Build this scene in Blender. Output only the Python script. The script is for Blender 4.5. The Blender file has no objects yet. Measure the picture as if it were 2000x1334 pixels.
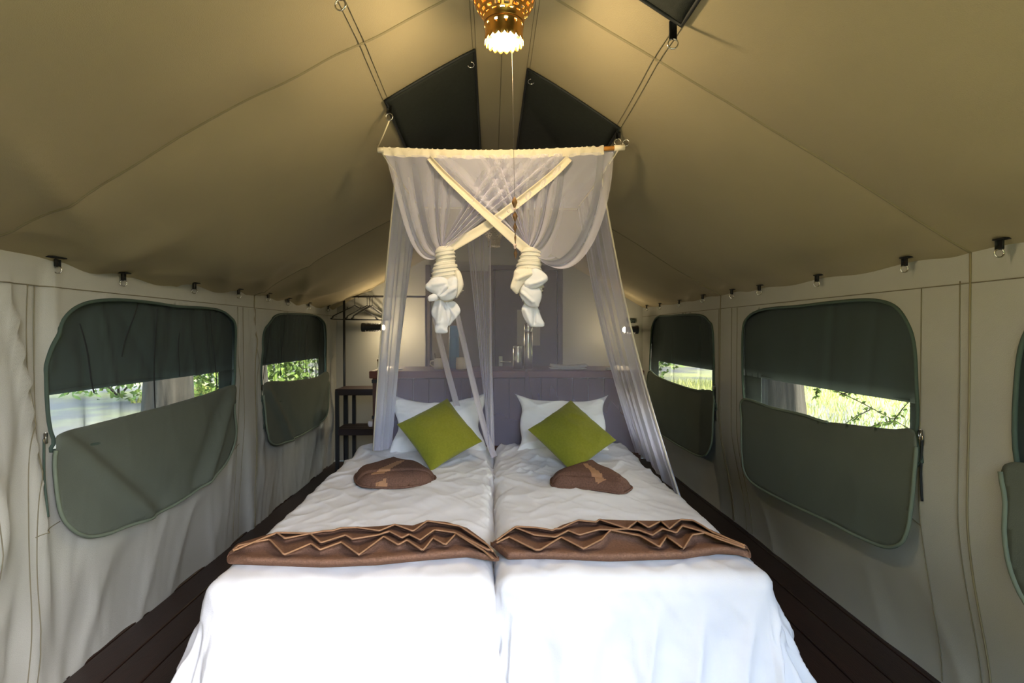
import bpy, math, random
import numpy as np
from mathutils import Matrix, Vector

S = bpy.context.scene
COL = S.collection
rng = random.Random(7)

# ------------------------------------------------------------------ camera
F_PX, EYE = 1050.0, 1.32
cam_d = bpy.data.cameras.new('camera')
cam = bpy.data.objects.new('camera', cam_d)
COL.objects.link(cam)
cam_d.sensor_width = 36.0
cam_d.lens = F_PX * 36.0 / 2000.0
cam_d.clip_start = 0.02
PSI, TH = math.atan(40 / F_PX), math.atan(15 / F_PX)
cam.location = (0, 0, EYE)
cam.rotation_euler = (math.pi / 2 - TH, 0, -PSI)
S.camera = cam

# ------------------------------------------------------------------ light
S.view_settings.view_transform = 'Standard'
S.view_settings.look = 'None'
S.view_settings.gamma = 1.0
S.view_settings.use_curve_mapping = False
S.view_settings.exposure = 1.95
S.cycles.use_denoising = True
S.cycles.transparent_max_bounces = 40
S.cycles.max_bounces = 14
S.cycles.diffuse_bounces = 8
S.cycles.transmission_bounces = 10
S.cycles.sample_clamp_indirect = 6.0
S.cycles.caustics_reflective = False
S.cycles.caustics_refractive = False

SUN_EL, SUN_AZ = math.radians(44), math.radians(72)      # azimuth: from -Y towards +X
sdir = Vector((math.sin(SUN_AZ) * math.cos(SUN_EL), -math.cos(SUN_AZ) * math.cos(SUN_EL), math.sin(SUN_EL)))
W = bpy.data.worlds.new('world'); S.world = W
W.use_nodes = True
nt = W.node_tree
sky = nt.nodes.new('ShaderNodeTexSky'); sky.sky_type = 'NISHITA'
sky.sun_disc = False
sky.sun_elevation = SUN_EL
sky.sun_rotation = math.atan2(sdir.x, sdir.y)
sky.air_density = 1.0; sky.dust_density = 5.0
nt.links.new(sky.outputs[0], nt.nodes['Background'].inputs[0])
nt.nodes['Background'].inputs[1].default_value = 1.5
sl = bpy.data.lights.new('sun', 'SUN'); sl.energy = .9; sl.angle = math.radians(0.6); sl.color = (1, .95, .86)
so = bpy.data.objects.new('sun', sl); COL.objects.link(so)
so.rotation_euler = sdir.to_track_quat('Z', 'Y').to_euler()
# portal: guides sky sampling through the tent's open front
pl = bpy.data.lights.new('portal', 'AREA'); pl.shape = 'RECTANGLE'; pl.size = 3.2; pl.size_y = 2.3
pl.cycles.is_portal = True
po = bpy.data.objects.new('portal', pl); COL.objects.link(po)
po.location = (0, -0.3, 1.2); po.rotation_euler = (math.radians(90), 0, 0)

# ------------------------------------------------------------------ helpers
fw = np.array([math.sin(PSI) * math.cos(TH), math.cos(PSI) * math.cos(TH), -math.sin(TH)])
rt = np.array([math.cos(PSI), -math.sin(PSI), 0.0])
up = np.cross(rt, fw)
def ray(x, y): return fw + rt * ((x - 1000) / F_PX) - up * ((y - 667) / F_PX)
def at(x, y, Y):
    d = ray(x, y); return d * (Y / d[1]) + [0, 0, EYE]
def atz(x, y, Z):
    d = ray(x, y); return d * ((Z - EYE) / d[2]) + [0, 0, EYE]

_tabs = {}
def vnoise(x, y, seed=0):
    if seed not in _tabs: _tabs[seed] = np.random.RandomState(seed + 11).rand(256, 256)
    t = _tabs[seed]
    x = np.asarray(x, float) + 1000; y = np.asarray(y, float) + 1000
    xi = np.floor(x).astype(int); yi = np.floor(y).astype(int)
    fx = x - xi; fy = y - yi
    fx = fx * fx * fx * (fx * (6 * fx - 15) + 10); fy = fy * fy * fy * (fy * (6 * fy - 15) + 10)
    a = t[xi % 256, yi % 256]; b = t[(xi + 1) % 256, yi % 256]
    c = t[xi % 256, (yi + 1) % 256]; d = t[(xi + 1) % 256, (yi + 1) % 256]
    return (a + (b - a) * fx) * (1 - fy) + (c + (d - c) * fx) * fy
def fbm(x, y, seed=0, o=3):
    v = 0; a = .5
    for i in range(o):
        v = v + a * (vnoise(x * 2 ** i, y * 2 ** i, seed + i) - .5); a *= .5
    return v
def ridge(x, y, seed=0, p=3):
    return (1 - np.abs(2 * vnoise(x, y, seed) - 1)) ** p
def gauss(d, w): return np.exp(-(d / w) ** 2)
def segdist(px, py, ax, ay, bx, by):
    dx, dy = bx - ax, by - ay
    t = np.clip(((px - ax) * dx + (py - ay) * dy) / (dx * dx + dy * dy), 0, 1)
    return np.hypot(px - ax - t * dx, py - ay - t * dy)
def smooth(x, a, b):
    t = np.clip((x - a) / (b - a), 0, 1); return t * t * (3 - 2 * t)

def lin(c):
    c = np.array(c) / 255.0
    return tuple(np.where(c <= .04045, c / 12.92, ((c + .055) / 1.055) ** 2.4)) + (1.0,)

def mesh(name, v, f, m, parent=None, sm=True, link=True):
    me = bpy.data.meshes.new(name)
    me.from_pydata([tuple(map(float, p)) for p in v], [], [tuple(int(i) for i in q) for q in f])
    me.update()
    if sm: me.polygons.foreach_set('use_smooth', [True] * len(me.polygons))
    o = bpy.data.objects.new(name, me)
    if m: me.materials.append(m)
    if link: COL.objects.link(o)
    if parent: o.parent = parent
    return o
def empty(name, loc=(0, 0, 0), rz=0):
    o = bpy.data.objects.new(name, None); COL.objects.link(o)
    o.location = loc; o.rotation_euler = (0, 0, rz); o.empty_display_size = .1
    return o
def tag(o, label=None, cat=None, group=None, kind=None):
    if label: o['label'] = label
    if cat: o['category'] = cat
    if group: o['group'] = group
    if kind: o['kind'] = kind
    return o

class MB:
    def __init__(s): s.v = []; s.f = []
    def add(s, v, f):
        n = len(s.v); s.v += [tuple(p) for p in v]; s.f += [tuple(i + n for i in q) for q in f]; return s
    def box(s, x0, x1, y0, y1, z0, z1, b=.003):
        b = min(b, (x1 - x0) * .3, (y1 - y0) * .3, (z1 - z0) * .3)
        # chamfered box: 24 corner points
        v = []; f = []
        idx = {}
        for ix, X in enumerate((x0, x1)):
            for iy, Y in enumerate((y0, y1)):
                for iz, Z in enumerate((z0, z1)):
                    sx, sy, sz = (1, -1)[ix], (1, -1)[iy], (1, -1)[iz]
                    idx[(ix, iy, iz, 0)] = len(v); v.append((X, Y + sy * b, Z + sz * b))
                    idx[(ix, iy, iz, 1)] = len(v); v.append((X + sx * b, Y, Z + sz * b))
                    idx[(ix, iy, iz, 2)] = len(v); v.append((X + sx * b, Y + sy * b, Z))
        cyc = [(0, 0), (1, 0), (1, 1), (0, 1)]
        for k in (0, 1):
            q = [idx[(k, a, c, 0)] for a, c in cyc]; f.append(q if k else q[::-1])
            q = [idx[(a, k, c, 1)] for a, c in cyc]; f.append(q[::-1] if k else q)
            q = [idx[(a, c, k, 2)] for a, c in cyc]; f.append(q if k else q[::-1])
        for a in (0, 1):
            for c in (0, 1):
                q = [idx[(a, c, 0, 0)], idx[(a, c, 1, 0)], idx[(a, c, 1, 1)], idx[(a, c, 0, 1)]]; f.append(q if a == c else q[::-1])
                q = [idx[(a, 0, c, 0)], idx[(a, 1, c, 0)], idx[(a, 1, c, 2)], idx[(a, 0, c, 2)]]; f.append(q if a != c else q[::-1])
                q = [idx[(0, a, c, 1)], idx[(1, a, c, 1)], idx[(1, a, c, 2)], idx[(0, a, c, 2)]]; f.append(q if a == c else q[::-1])
        for a in (0, 1):
            for c in (0, 1):
                for d in (0, 1):
                    q = [idx[(a, c, d, 0)], idx[(a, c, d, 1)], idx[(a, c, d, 2)]]
                    f.append(q if (a + c + d) % 2 else q[::-1])
        return s.add(v, f)
    def tube(s, pts, r, n=8, closed=False, cap=True):
        P = np.array(pts, float); m = len(P)
        R = np.full(m, r) if np.isscalar(r) else np.array(r, float)
        if closed: T = np.roll(P, -1, 0) - np.roll(P, 1, 0)
        else: T = np.gradient(P, axis=0)
        T /= np.linalg.norm(T, axis=1)[:, None] + 1e-12
        N = np.cross(T[0], [0, 0, 1.0] if abs(T[0][2]) < .9 else [1.0, 0, 0]); N /= np.linalg.norm(N)
        v = []
        for i in range(m):
            N = N - T[i] * N.dot(T[i]); N /= np.linalg.norm(N) + 1e-12
            B = np.cross(T[i], N)
            for k in range(n):
                a = 2 * math.pi * k / n
                v.append(P[i] + R[i] * (math.cos(a) * N + math.sin(a) * B))
        f = []
        for i in range(m if closed else m - 1):
            j = (i + 1) % m
            for k in range(n):
                l = (k + 1) % n
                f.append((i * n + k, i * n + l, j * n + l, j * n + k))
        if cap and not closed:
            f.append(tuple(range(n))[::-1]); f.append(tuple((m - 1) * n + k for k in range(n)))
        return s.add(v, f)
    def lathe(s, prof, c=(0, 0, 0), n=32, axis='z'):
        v = []; f = []
        for r, z in prof:
            for k in range(n):
                a = 2 * math.pi * k / n
                p = (r * math.cos(a), r * math.sin(a), z)
                if axis == 'x': p = (z, r * math.cos(a), r * math.sin(a))
                v.append((p[0] + c[0], p[1] + c[1], p[2] + c[2]))
        for i in range(len(prof) - 1):
            for k in range(n):
                l = (k + 1) % n
                f.append((i * n + k, i * n + l, (i + 1) * n + l, (i + 1) * n + k))
        return s.add(v, f)
    def grid(s, P, flip=False):
        """P: array (a, b, 3)"""
        a, b = P.shape[:2]
        f = []
        for i in range(a - 1):
            for j in range(b - 1):
                q = (i * b + j, (i + 1) * b + j, (i + 1) * b + j + 1, i * b + j + 1)
                f.append(q[::-1] if flip else q)
        return s.add(P.reshape(-1, 3), f)
    def build(s, name, m, parent=None, sm=True):
        return mesh(name, s.v, s.f, m, parent, sm)
def bevel_none(o): return o
def autosmooth(o, ang=40):
    """sharp edges above an angle, without operators"""
    me = o.data
    try:
        me.set_sharp_from_angle(angle=math.radians(ang))
    except Exception: pass
    return o
def solidify(o, t, off=0):
    md = o.modifiers.new('thickness', 'SOLIDIFY'); md.thickness = t; md.offset = off; return o
def subsurf(o, n=1):
    md = o.modifiers.new('smooth', 'SUBSURF'); md.levels = n; md.render_levels = n; return o

def catmull(P, n=8, closed=True):
    P = np.array(P, float); m = len(P); out = []
    rngi = range(m if closed else m - 1)
    for i in rngi:
        if closed: p0, p1, p2, p3 = P[i - 1], P[i], P[(i + 1) % m], P[(i + 2) % m]
        else: p0, p1, p2, p3 = P[max(i - 1, 0)], P[i], P[i + 1], P[min(i + 2, m - 1)]
        for k in range(n):
            t = k / n
            out.append(.5 * ((2 * p1) + (-p0 + p2) * t + (2 * p0 - 5 * p1 + 4 * p2 - p3) * t * t + (-p0 + 3 * p1 - 3 * p2 + p3) * t ** 3))
    if not closed: out.append(P[-1])
    return np.array(out)

def poly_sd(px, py, poly):
    """signed distance to a closed polygon (negative inside), nearest point"""
    poly = np.asarray(poly); m = len(poly)
    best = np.full(px.shape, 1e9); nx = np.zeros_like(px); ny = np.zeros_like(px)
    ins = np.zeros(px.shape, bool)
    for i in range(m):
        ax, ay = poly[i]; bx, by = poly[(i + 1) % m]
        dx, dy = bx - ax, by - ay
        t = np.clip(((px - ax) * dx + (py - ay) * dy) / (dx * dx + dy * dy + 1e-15), 0, 1)
        qx, qy = ax + t * dx, ay + t * dy
        d = np.hypot(px - qx, py - qy)
        k = d < best
        best = np.where(k, d, best); nx = np.where(k, qx, nx); ny = np.where(k, qy, ny)
        if ay != by:
            c = ((ay > py) != (by > py)) & (px < (bx - ax) * (py - ay) / (by - ay) + ax)
            ins ^= c
    return np.where(ins, -best, best), nx, ny

def clip_grid(x0, x1, y0, y1, step, inside=None, holes=()):
    """2-D grid trimmed to a polygon and minus holes, with boundary points snapped onto the outlines"""
    nx = max(2, int(round((x1 - x0) / step)) + 1); ny = max(2, int(round((y1 - y0) / step)) + 1)
    gx, gy = np.meshgrid(np.linspace(x0, x1, nx), np.linspace(y0, y1, ny), indexing='ij')
    keep = np.ones((nx - 1, ny - 1), bool)
    cx = (gx[:-1, :-1] + gx[1:, 1:]) / 2; cy = (gy[:-1, :-1] + gy[1:, 1:]) / 2
    X, Y = gx.copy(), gy.copy()
    ok = np.ones((nx, ny), bool)
    for poly, sgn in ([(inside, 1)] if inside is not None else []) + [(h, -1) for h in holes]:
        sd, qx, qy = poly_sd(gx, gy, poly); sd = sd * sgn
        snap = np.abs(sd) < step * .75
        X = np.where(snap, qx, X); Y = np.where(snap, qy, Y)
        ok &= (sd < 0) | snap
        sc, _, _ = poly_sd(cx, cy, poly)
        keep &= (sc * sgn) < 0
    keep &= ok[:-1, :-1] & ok[1:, :-1] & ok[1:, 1:] & ok[:-1, 1:]
    idx = -np.ones((nx, ny), int)
    used = np.zeros((nx, ny), bool)
    used[:-1, :-1] |= keep; used[1:, :-1] |= keep; used[1:, 1:] |= keep; used[:-1, 1:] |= keep
    idx[used] = np.arange(used.sum())
    f = []
    for i, j in zip(*np.nonzero(keep)):
        f.append((idx[i, j], idx[i + 1, j], idx[i + 1, j + 1], idx[i, j + 1]))
    return X[used], Y[used], f

# ------------------------------------------------------------------ materials
def mat(name, rgb, rough=.8, var=.0, vscale=6.0, bump=0.0, bscale=200.0, metal=0.0, spec=.3, rgb2=None, stretch=(1, 1, 1), sheen=0.0):
    m = bpy.data.materials.new(name); m.use_nodes = True
    n = m.node_tree.nodes; l = m.node_tree.links
    b = n['Principled BSDF']
    b.inputs['Roughness'].default_value = rough; b.inputs['Metallic'].default_value = metal
    b.inputs['Specular IOR Level'].default_value = spec
    if sheen: b.inputs['Sheen Weight'].default_value = sheen
    tc = n.new('ShaderNodeTexCoord'); mp = n.new('ShaderNodeMapping'); mp.inputs['Scale'].default_value = stretch
    l.new(tc.outputs['Object'], mp.inputs[0])
    c1 = np.array(lin(rgb))
    if var or rgb2:
        nz = n.new('ShaderNodeTexNoise'); nz.inputs['Scale'].default_value = vscale; nz.inputs['Detail'].default_value = 6
        l.new(mp.outputs[0], nz.inputs['Vector'])
        r = n.new('ShaderNodeValToRGB'); l.new(nz.outputs[0], r.inputs[0])
        c2 = np.array(lin(rgb2)) if rgb2 else c1
        r.color_ramp.elements[0].position = .3; r.color_ramp.elements[1].position = .7
        a = c1 * (1 - var); a[3] = 1; bb = np.minimum(c2 * (1 + var), 1); bb[3] = 1
        r.color_ramp.elements[0].color = a; r.color_ramp.elements[1].color = bb
        l.new(r.outputs[0], b.inputs['Base Color'])
    else: b.inputs['Base Color'].default_value = c1
    if bump:
        n2 = n.new('ShaderNodeTexNoise'); n2.inputs['Scale'].default_value = bscale; n2.inputs['Detail'].default_value = 3
        l.new(mp.outputs[0], n2.inputs['Vector'])
        bp = n.new('ShaderNodeBump'); bp.inputs['Strength'].default_value = bump; bp.inputs['Distance'].default_value = .004
        l.new(n2.outputs[0], bp.inputs['Height']); l.new(bp.outputs[0], b.inputs['Normal'])
    return m
def emit(name, rgb, s):
    m = bpy.data.materials.new(name); m.use_nodes = True
    b = m.node_tree.nodes['Principled BSDF']
    b.inputs['Base Color'].default_value = (1, 1, 1, 1)
    b.inputs['Emission Color'].default_value = tuple(rgb) + (1,); b.inputs['Emission Strength'].default_value = s
    return m
def mesh_fabric(name, rgb, cover, trans=.5, tint=(1, 1, 1, 1)):
    """open-weave cloth: the share of thread a sight line meets grows as it grazes the cloth"""
    m = bpy.data.materials.new(name); m.use_nodes = True
    n = m.node_tree.nodes; l = m.node_tree.links
    n.remove(n['Principled BSDF']); out = n['Material Output']
    geo = n.new('ShaderNodeNewGeometry')
    dot = n.new('ShaderNodeVectorMath'); dot.operation = 'DOT_PRODUCT'
    l.new(geo.outputs['Normal'], dot.inputs[0]); l.new(geo.outputs['Incoming'], dot.inputs[1])
    ab = n.new('ShaderNodeMath'); ab.operation = 'ABSOLUTE'; l.new(dot.outputs['Value'], ab.inputs[0])
    mx = n.new('ShaderNodeMath'); mx.operation = 'MAXIMUM'; mx.inputs[1].default_value = .12; l.new(ab.outputs[0], mx.inputs[0])
    iv = n.new('ShaderNodeMath'); iv.operation = 'DIVIDE'; iv.inputs[0].default_value = 1.0; l.new(mx.outputs[0], iv.inputs[1])
    pw = n.new('ShaderNodeMath'); pw.operation = 'POWER'; pw.inputs[0].default_value = 1 - cover; l.new(iv.outputs[0], pw.inputs[1])
    tr = n.new('ShaderNodeBsdfTransparent'); tr.inputs[0].default_value = tint
    df = n.new('ShaderNodeBsdfDiffuse'); df.inputs[0].default_value = lin(rgb)
    tl = n.new('ShaderNodeBsdfTranslucent'); tl.inputs[0].default_value = lin(rgb)
    m1 = n.new('ShaderNodeMixShader'); m1.inputs[0].default_value = trans
    l.new(df.outputs[0], m1.inputs[1]); l.new(tl.outputs[0], m1.inputs[2])
    m2 = n.new('ShaderNodeMixShader')
    l.new(pw.outputs[0], m2.inputs[0]); l.new(m1.outputs[0], m2.inputs[1]); l.new(tr.outputs[0], m2.inputs[2])
    l.new(m2.outputs[0], out.inputs[0])
    return m
def cloth(name, rgb, trans=.25, bump=.2, bscale=300, rough=.9, var=.03, vscale=8):
    m = mat(name, rgb, rough, var, vscale, bump, bscale, spec=.1)
    n = m.node_tree.nodes; l = m.node_tree.links
    tl = n.new('ShaderNodeBsdfTranslucent'); tl.inputs[0].default_value = lin(rgb)
    mx = n.new('ShaderNodeMixShader'); mx.inputs[0].default_value = trans
    l.new(n['Principled BSDF'].outputs[0], mx.inputs[1]); l.new(tl.outputs[0], mx.inputs[2])
    l.new(mx.outputs[0], n['Material Output'].inputs[0])
    return m

M = {}
M['canvas'] = mat('canvas', (156, 156, 149), .9, .04, 3, .25, 420, spec=.15)
M['canvas_roof'] = mat('roof_canvas', (143, 133, 108), .9, .03, 3, .25, 420, spec=.15)
M['seam'] = mat('seam_tape', (122, 114, 92), .9, spec=.1)
M['thread'] = mat('seam_thread', (112, 106, 88), .9, spec=.1)
M['flap'] = mat('flap_canvas', (84, 90, 82), .9, .05, 4, .25, 420, spec=.15)
M['flap_edge'] = mat('flap_binding', (98, 108, 94), .85, spec=.2)
M['window_edge'] = mat('window_binding', (62, 76, 68), .85, spec=.2)
M['outer'] = mat('outer_canvas', (122, 134, 132), .9, .05, 4, spec=.1)
M['screen'] = mesh_fabric('window_mesh', (62, 68, 68), .50, .02, (.84, .94, .89, 1))
M['vent'] = mat('vent_mesh', (36, 40, 36), .85, .15, 60, .5, 500, spec=.25)
M['vent_edge'] = mat('vent_webbing', (24, 28, 30), .7, spec=.3)
M['webbing'] = mat('black_webbing', (26, 28, 28), .7, spec=.3)
M['steel'] = mat('steel', (200, 198, 190), .25, metal=1.0)
M['floor'] = mat('floor_wood', (52, 34, 28), .42, .25, 7, .3, 40, spec=.4, rgb2=(30, 20, 18), stretch=(6, .6, 6))
M['under'] = mat('floor_gap', (12, 10, 9), .9)
M['sheet'] = mat('white_cotton', (218, 217, 218), .9, .01, 5, .12, 260, spec=.15)
M['mattress'] = mat('mattress_ticking', (190, 186, 178), .9)
M['base'] = mat('bed_base', (40, 28, 46), .9)
M['pillow'] = mat('pillow_cotton', (230, 230, 230), .9, .01, 5, .12, 260, spec=.15)
M['olive'] = mat('olive_linen', (124, 124, 38), .9, .08, 90, .35, 420, spec=.1, sheen=.2)
M['terry'] = mat('brown_terry', (128, 96, 78), .95, .18, 120, .9, 260, spec=.05)
M['terry_dark'] = mat('dark_brown_terry', (106, 80, 68), .95, .2, 130, .9, 260, spec=.05)
M['hem_tan'] = mat('tan_hem', (158, 120, 90), .9, .06, 60, .3, 300, spec=.1)
M['net'] = mesh_fabric('mosquito_netting', (230, 228, 246), .25, .25)  # lilac cast of the sky light is put into the netting colours
M['net_side'] = mesh_fabric('side_netting', (228, 227, 250), .33, .3)
M['net_back'] = mesh_fabric('sky_tinted_back_netting', (226, 223, 252), .27, .25)  # same sky-light cast in the thread colour, a little bluer
M['net_dense'] = mesh_fabric('gathered_netting', (232, 232, 248), .5, .3)
M['band'] = cloth('white_hem_cotton', (232, 224, 208), .35)
M['net_hem'] = mesh_fabric('net_hem_weave', (226, 220, 226), .5, .3)
M['knot'] = cloth('knotted_netting', (234, 228, 216), .3, .3, 200)
M['tail'] = cloth('white_cotton_tail', (236, 236, 240), .35)
M['rod'] = mat('white_rod_sleeve', (226, 216, 196), .8, .03, 40, .2, 200)
M['rod_wood'] = mat('rod_wood', (190, 130, 62), .5, .1, 40)
M['cord'] = mat('cord', (214, 204, 176), .8)
M['headwood'] = mat('headboard_wood', (94, 62, 50), .55, .2, 5, .2, 60, rgb2=(70, 44, 36), stretch=(8, 8, .8))
M['redwood'] = mat('counter_wood', (108, 58, 42), .45, .2, 5, .2, 60, rgb2=(84, 42, 32), stretch=(.8, 8, 8))
M['orangewood'] = mat('orange_wood', (150, 92, 54), .5, .1, 8)
M['shelfwood'] = mat('shelf_wood', (62, 48, 46), .55, .2, 5, .2, 60, rgb2=(46, 35, 34), stretch=(.8, 8, 8))
M['black'] = mat('black_metal', (34, 34, 36), .5, spec=.4)
M['plastic'] = mat('black_plastic', (18, 20, 22), .35, spec=.5)
M['door'] = mat('door_wood', (66, 58, 54), .6, .1, 6, .1, 60, stretch=(6, 6, .6))
M['doorframe'] = mat('door_frame', (58, 52, 46), .6)
M['door2'] = mat('olive_door', (84, 80, 66), .7, .1, 6, .1, 60, stretch=(6, 6, .6))
M['paper'] = mat('paper', (214, 214, 206), .8)
M['mug'] = mat('cream_ceramic', (222, 206, 176), .3, spec=.5)
M['blue'] = mat('blue_plastic', (70, 128, 168), .4, spec=.4)
M['brass'] = mat('brass', (196, 150, 80), .32, .12, 40, metal=1.0)
M['tin'] = mat('pale_metal', (176, 164, 138), .45, .1, 40, metal=.6)
M['wood_bead'] = mat('carved_wood', (120, 84, 44), .45, .25, 60, spec=.4)
M['bead'] = mat('pale_bead', (232, 196, 178), .4)
M['strand'] = mat('thin_cord', (34, 30, 24), .8)
M['pot'] = mat('clay_pot', (176, 160, 128), .8, .1, 30)
M['bulb'] = emit('bulb_glow', (1, .84, .56), 30)
M['led'] = emit('reading_bulb_glow', (1, .80, .50), 40)
M['sign'] = mat('sign_plate', (16, 26, 24), .5)
M['letter'] = mat('sign_letter', (96, 106, 98), .6)
M['lilac'] = mat('pale_rubber', (206, 200, 204), .7)
M['leaf'] = mat('leaf', (72, 98, 40), .7, .25, 3, rgb2=(104, 126, 54))
M['bark'] = mat('bark', (50, 46, 40), .95, .35, 9, 1.0, 22, stretch=(3, 3, .5))
M['grassblade'] = mat('dry_grass', (176, 176, 104), .9, .15, 2)
M['shade_fly'] = mat('shade_fly_canvas', (140, 134, 112), .9)

# ------------------------------------------------------------------ tent surfaces
YF, YB = -0.22, 5.66
XL, XR = -1.6, 1.6
EAVE = 1.60
RAFT = (1.74, 3.695)
def roof_z(X, Y):
    X = np.asarray(X, float); Y = np.asarray(Y, float)
    zl = 2.43 - .5425 * (-.07 - X); zr = 2.43 - .574 * (X - .155)
    zc = 2.455 - np.abs(X - .0425) * .22
    z = np.where(X < -.07, zl, np.where(X > .155, zr, zc))
    # cloth sags between the rafters, most half way down the slope
    ph = np.where(Y < RAFT[0], (Y - YF) / (RAFT[0] - YF), np.where(Y < RAFT[1], (Y - RAFT[0]) / (RAFT[1] - RAFT[0]), (Y - RAFT[1]) / (YB - RAFT[1])))
    ph = np.clip(ph, 0, 1)
    tent = np.abs(np.sin(np.pi * ph)) ** .75
    wx = np.where(X < 0, smooth(-X, .1, .9) * (1 - .75 * smooth(-X, 1.25, 1.6)), smooth(X, .2, .9) * (1 - .75 * smooth(X, 1.25, 1.6)))
    amp = np.where(X < 0, .072, .05)
    z = z - amp * tent * wx
    z = z + .022 * fbm(X * 1.6, Y * 1.1, 3) * wx
    # wrinkles that run in from the eave on the left
    wr = ridge(Y * 1.7 + X * 3.2, X * 1.3 + 4, 9, 5) * smooth(-X, .8, 1.35) * np.where(X < 0, 1, 0)
    z = z - .020 * wr * (1 - .6 * smooth(-X, 1.52, 1.6))
    # kinks of the left rafter seam
    z = z + .022 * gauss(Y - RAFT[0], .16) * np.where(X < 0, fbm(X * 3.2, Y * 0 + 2, 17, 2), .3 * fbm(X * 3.2, Y * 0 + 2, 18, 2)) * 2 * smooth(np.abs(X), .2, .5)
    z = z + .014 * gauss(Y - RAFT[1], .16) * fbm(X * 3.2, Y * 0 + 6, 19, 2) * 2 * smooth(np.abs(X), .2, .5)
    # the edge droops between the eave tabs
    tabs = np.where(X < 0, 1, 0) * 0
    tl = np.interp(Y, (-.22, .5, 1.2, 2.033, 2.386, 2.941, 3.444, 3.89, 4.272, 4.74, 5.30, 5.66), np.arange(12.0))
    tr_ = np.interp(Y, (-.22, .6, 1.1, 1.601, 1.982, 2.531, 3.088, 3.448, 3.93, 4.43, 4.95, 5.37, 5.66), np.arange(13.0))
    dr_ = np.where(X < 0, .024 * np.sin(np.pi * tl) ** 2, .011 * np.sin(np.pi * tr_) ** 2)
    z = z - dr_ * smooth(np.abs(X), 1.05, 1.52)
    z = z - .010 * np.where(X < 0, 1, .25) * (ridge(Y * 2.6 - X * 2.0, X * 2.4, 97, 4) - .2) * smooth(np.abs(X), .95, 1.35)
    return z

def wall_in(Y, Z, side):
    """how far the wall cloth stands inwards of X = 1.6"""
    Y = np.asarray(Y, float); Z = np.asarray(Z, float)
    top = smooth(Z, 1.3, 1.6)
    if side < 0:
        d = .018 * fbm(Y * 1.3, Z * 1.1, 21)
        m = .25 + .75 * np.maximum.reduce([gauss(Y - 1.86, .22), gauss(Y - 3.6, .24), gauss(Y - 5.45, .2), .45 * gauss(Y - 1.2, .4)])
        d = d + .034 * m * (ridge(Y * 6.5 + (Z - 1) * 1.2, Z * .8, 25, 4) - .25) * (1 - .7 * top)
        d = d + .018 * m * (ridge(Y * 13 - (Z - 1) * 2.2, Z * 1.2 + 5, 27, 4) - .25) * (1 - .7 * top)
        low = smooth(Z, .7, .2)
        d = d + .016 * low * (ridge(Y * 3.4 - Z * 1.5, Z * 1.2, 29, 2) - .4)
        # little gathers over the windows
        g = gauss(Z - 1.50, .035) * (.5 + .5 * np.sin(Y * 4.2 + 1)) * np.sin(Y * 95 + 3 * np.sin(Y * 7))
        d = d + .0035 * g
        # big fold running down from the eave tab beside the first window
        d = d + .012 * gauss(segdist(Y, Z, 2.02, 1.58, 2.03, 1.2), .02) - .012 * gauss(segdist(Y, Z, 1.98, 1.58, 1.99, 1.2), .02)
        d = d + .008 * gauss(segdist(Y, Z, 1.83, 1.45, 1.93, 1.05), .018)
    else:
        d = .014 * fbm(Y * 1.1, Z * .9, 41)
        d = d + .004 * (ridge(Y * 5 + Z * .6, Z * .8, 43, 3) - .3) * (.3 + .7 * gauss(Y - 3.6, .3)) * (1 - .5 * top)
        d = d + .008 * smooth(Z, .6, .15) * (ridge(Y * 3 - Z * 1.2, Z, 44, 2) - .4)
    flare = (.03 if side < 0 else .10) * smooth(Z, .75, 0.0)
    d = d * smooth(Z, 1.6, 1.5) if False else d * (1 - smooth(Z, 1.5, 1.6) * .9)
    return d - flare
def wx(Y, Z, side): return side * (1.6 - wall_in(Y, Z, side))

WIN = {  # openings in the plane of the walls, (Y, Z)
 1: (-1, [(2.14, .88), (2.03, .935), (2.003, 1.12), (2.012, 1.25), (2.036, 1.324), (2.089, 1.391), (2.166, 1.434), (2.263, 1.456), (2.4, 1.467), (2.613, 1.466), (2.821, 1.459), (3.068, 1.464), (3.238, 1.456), (3.349, 1.414), (3.395, 1.342), (3.391, 1.168), (3.375, .985), (3.28, .86)]),
 2: (-1, [(3.90, .82), (3.813, .96), (3.806, 1.185), (3.842, 1.327), (3.93, 1.408), (4.118, 1.467), (4.492, 1.484), (4.941, 1.484), (5.193, 1.437), (5.265, 1.33), (5.285, .945), (5.20, .82)]),
 3: (1, [(2.05, .80), (1.961, .945), (1.964, 1.15), (1.978, 1.285), (2.012, 1.363), (2.07, 1.425), (2.155, 1.455), (2.278, 1.467), (2.49, 1.468), (2.745, 1.464), (3.0, 1.466), (3.177, 1.455), (3.292, 1.422), (3.355, 1.359), (3.364, 1.163), (3.335, .90), (3.24, .80)]),
 4: (1, [(3.88, .75), (3.793, .905), (3.816, 1.327), (3.899, 1.414), (4.045, 1.461), (4.369, 1.478), (4.818, 1.482), (5.118, 1.483), (5.282, 1.406), (5.331, 1.279), (5.370, .925), (5.28, .75)]),
 5: (1, [(.27, .80), (.18, .93), (.19, 1.25), (.24, 1.37), (.34, 1.44), (.5, 1.465), (.9, 1.47), (1.3, 1.465), (1.45, 1.42), (1.545, 1.33), (1.575, 1.18), (1.57, .925), (1.48, .80)]),
}
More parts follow.
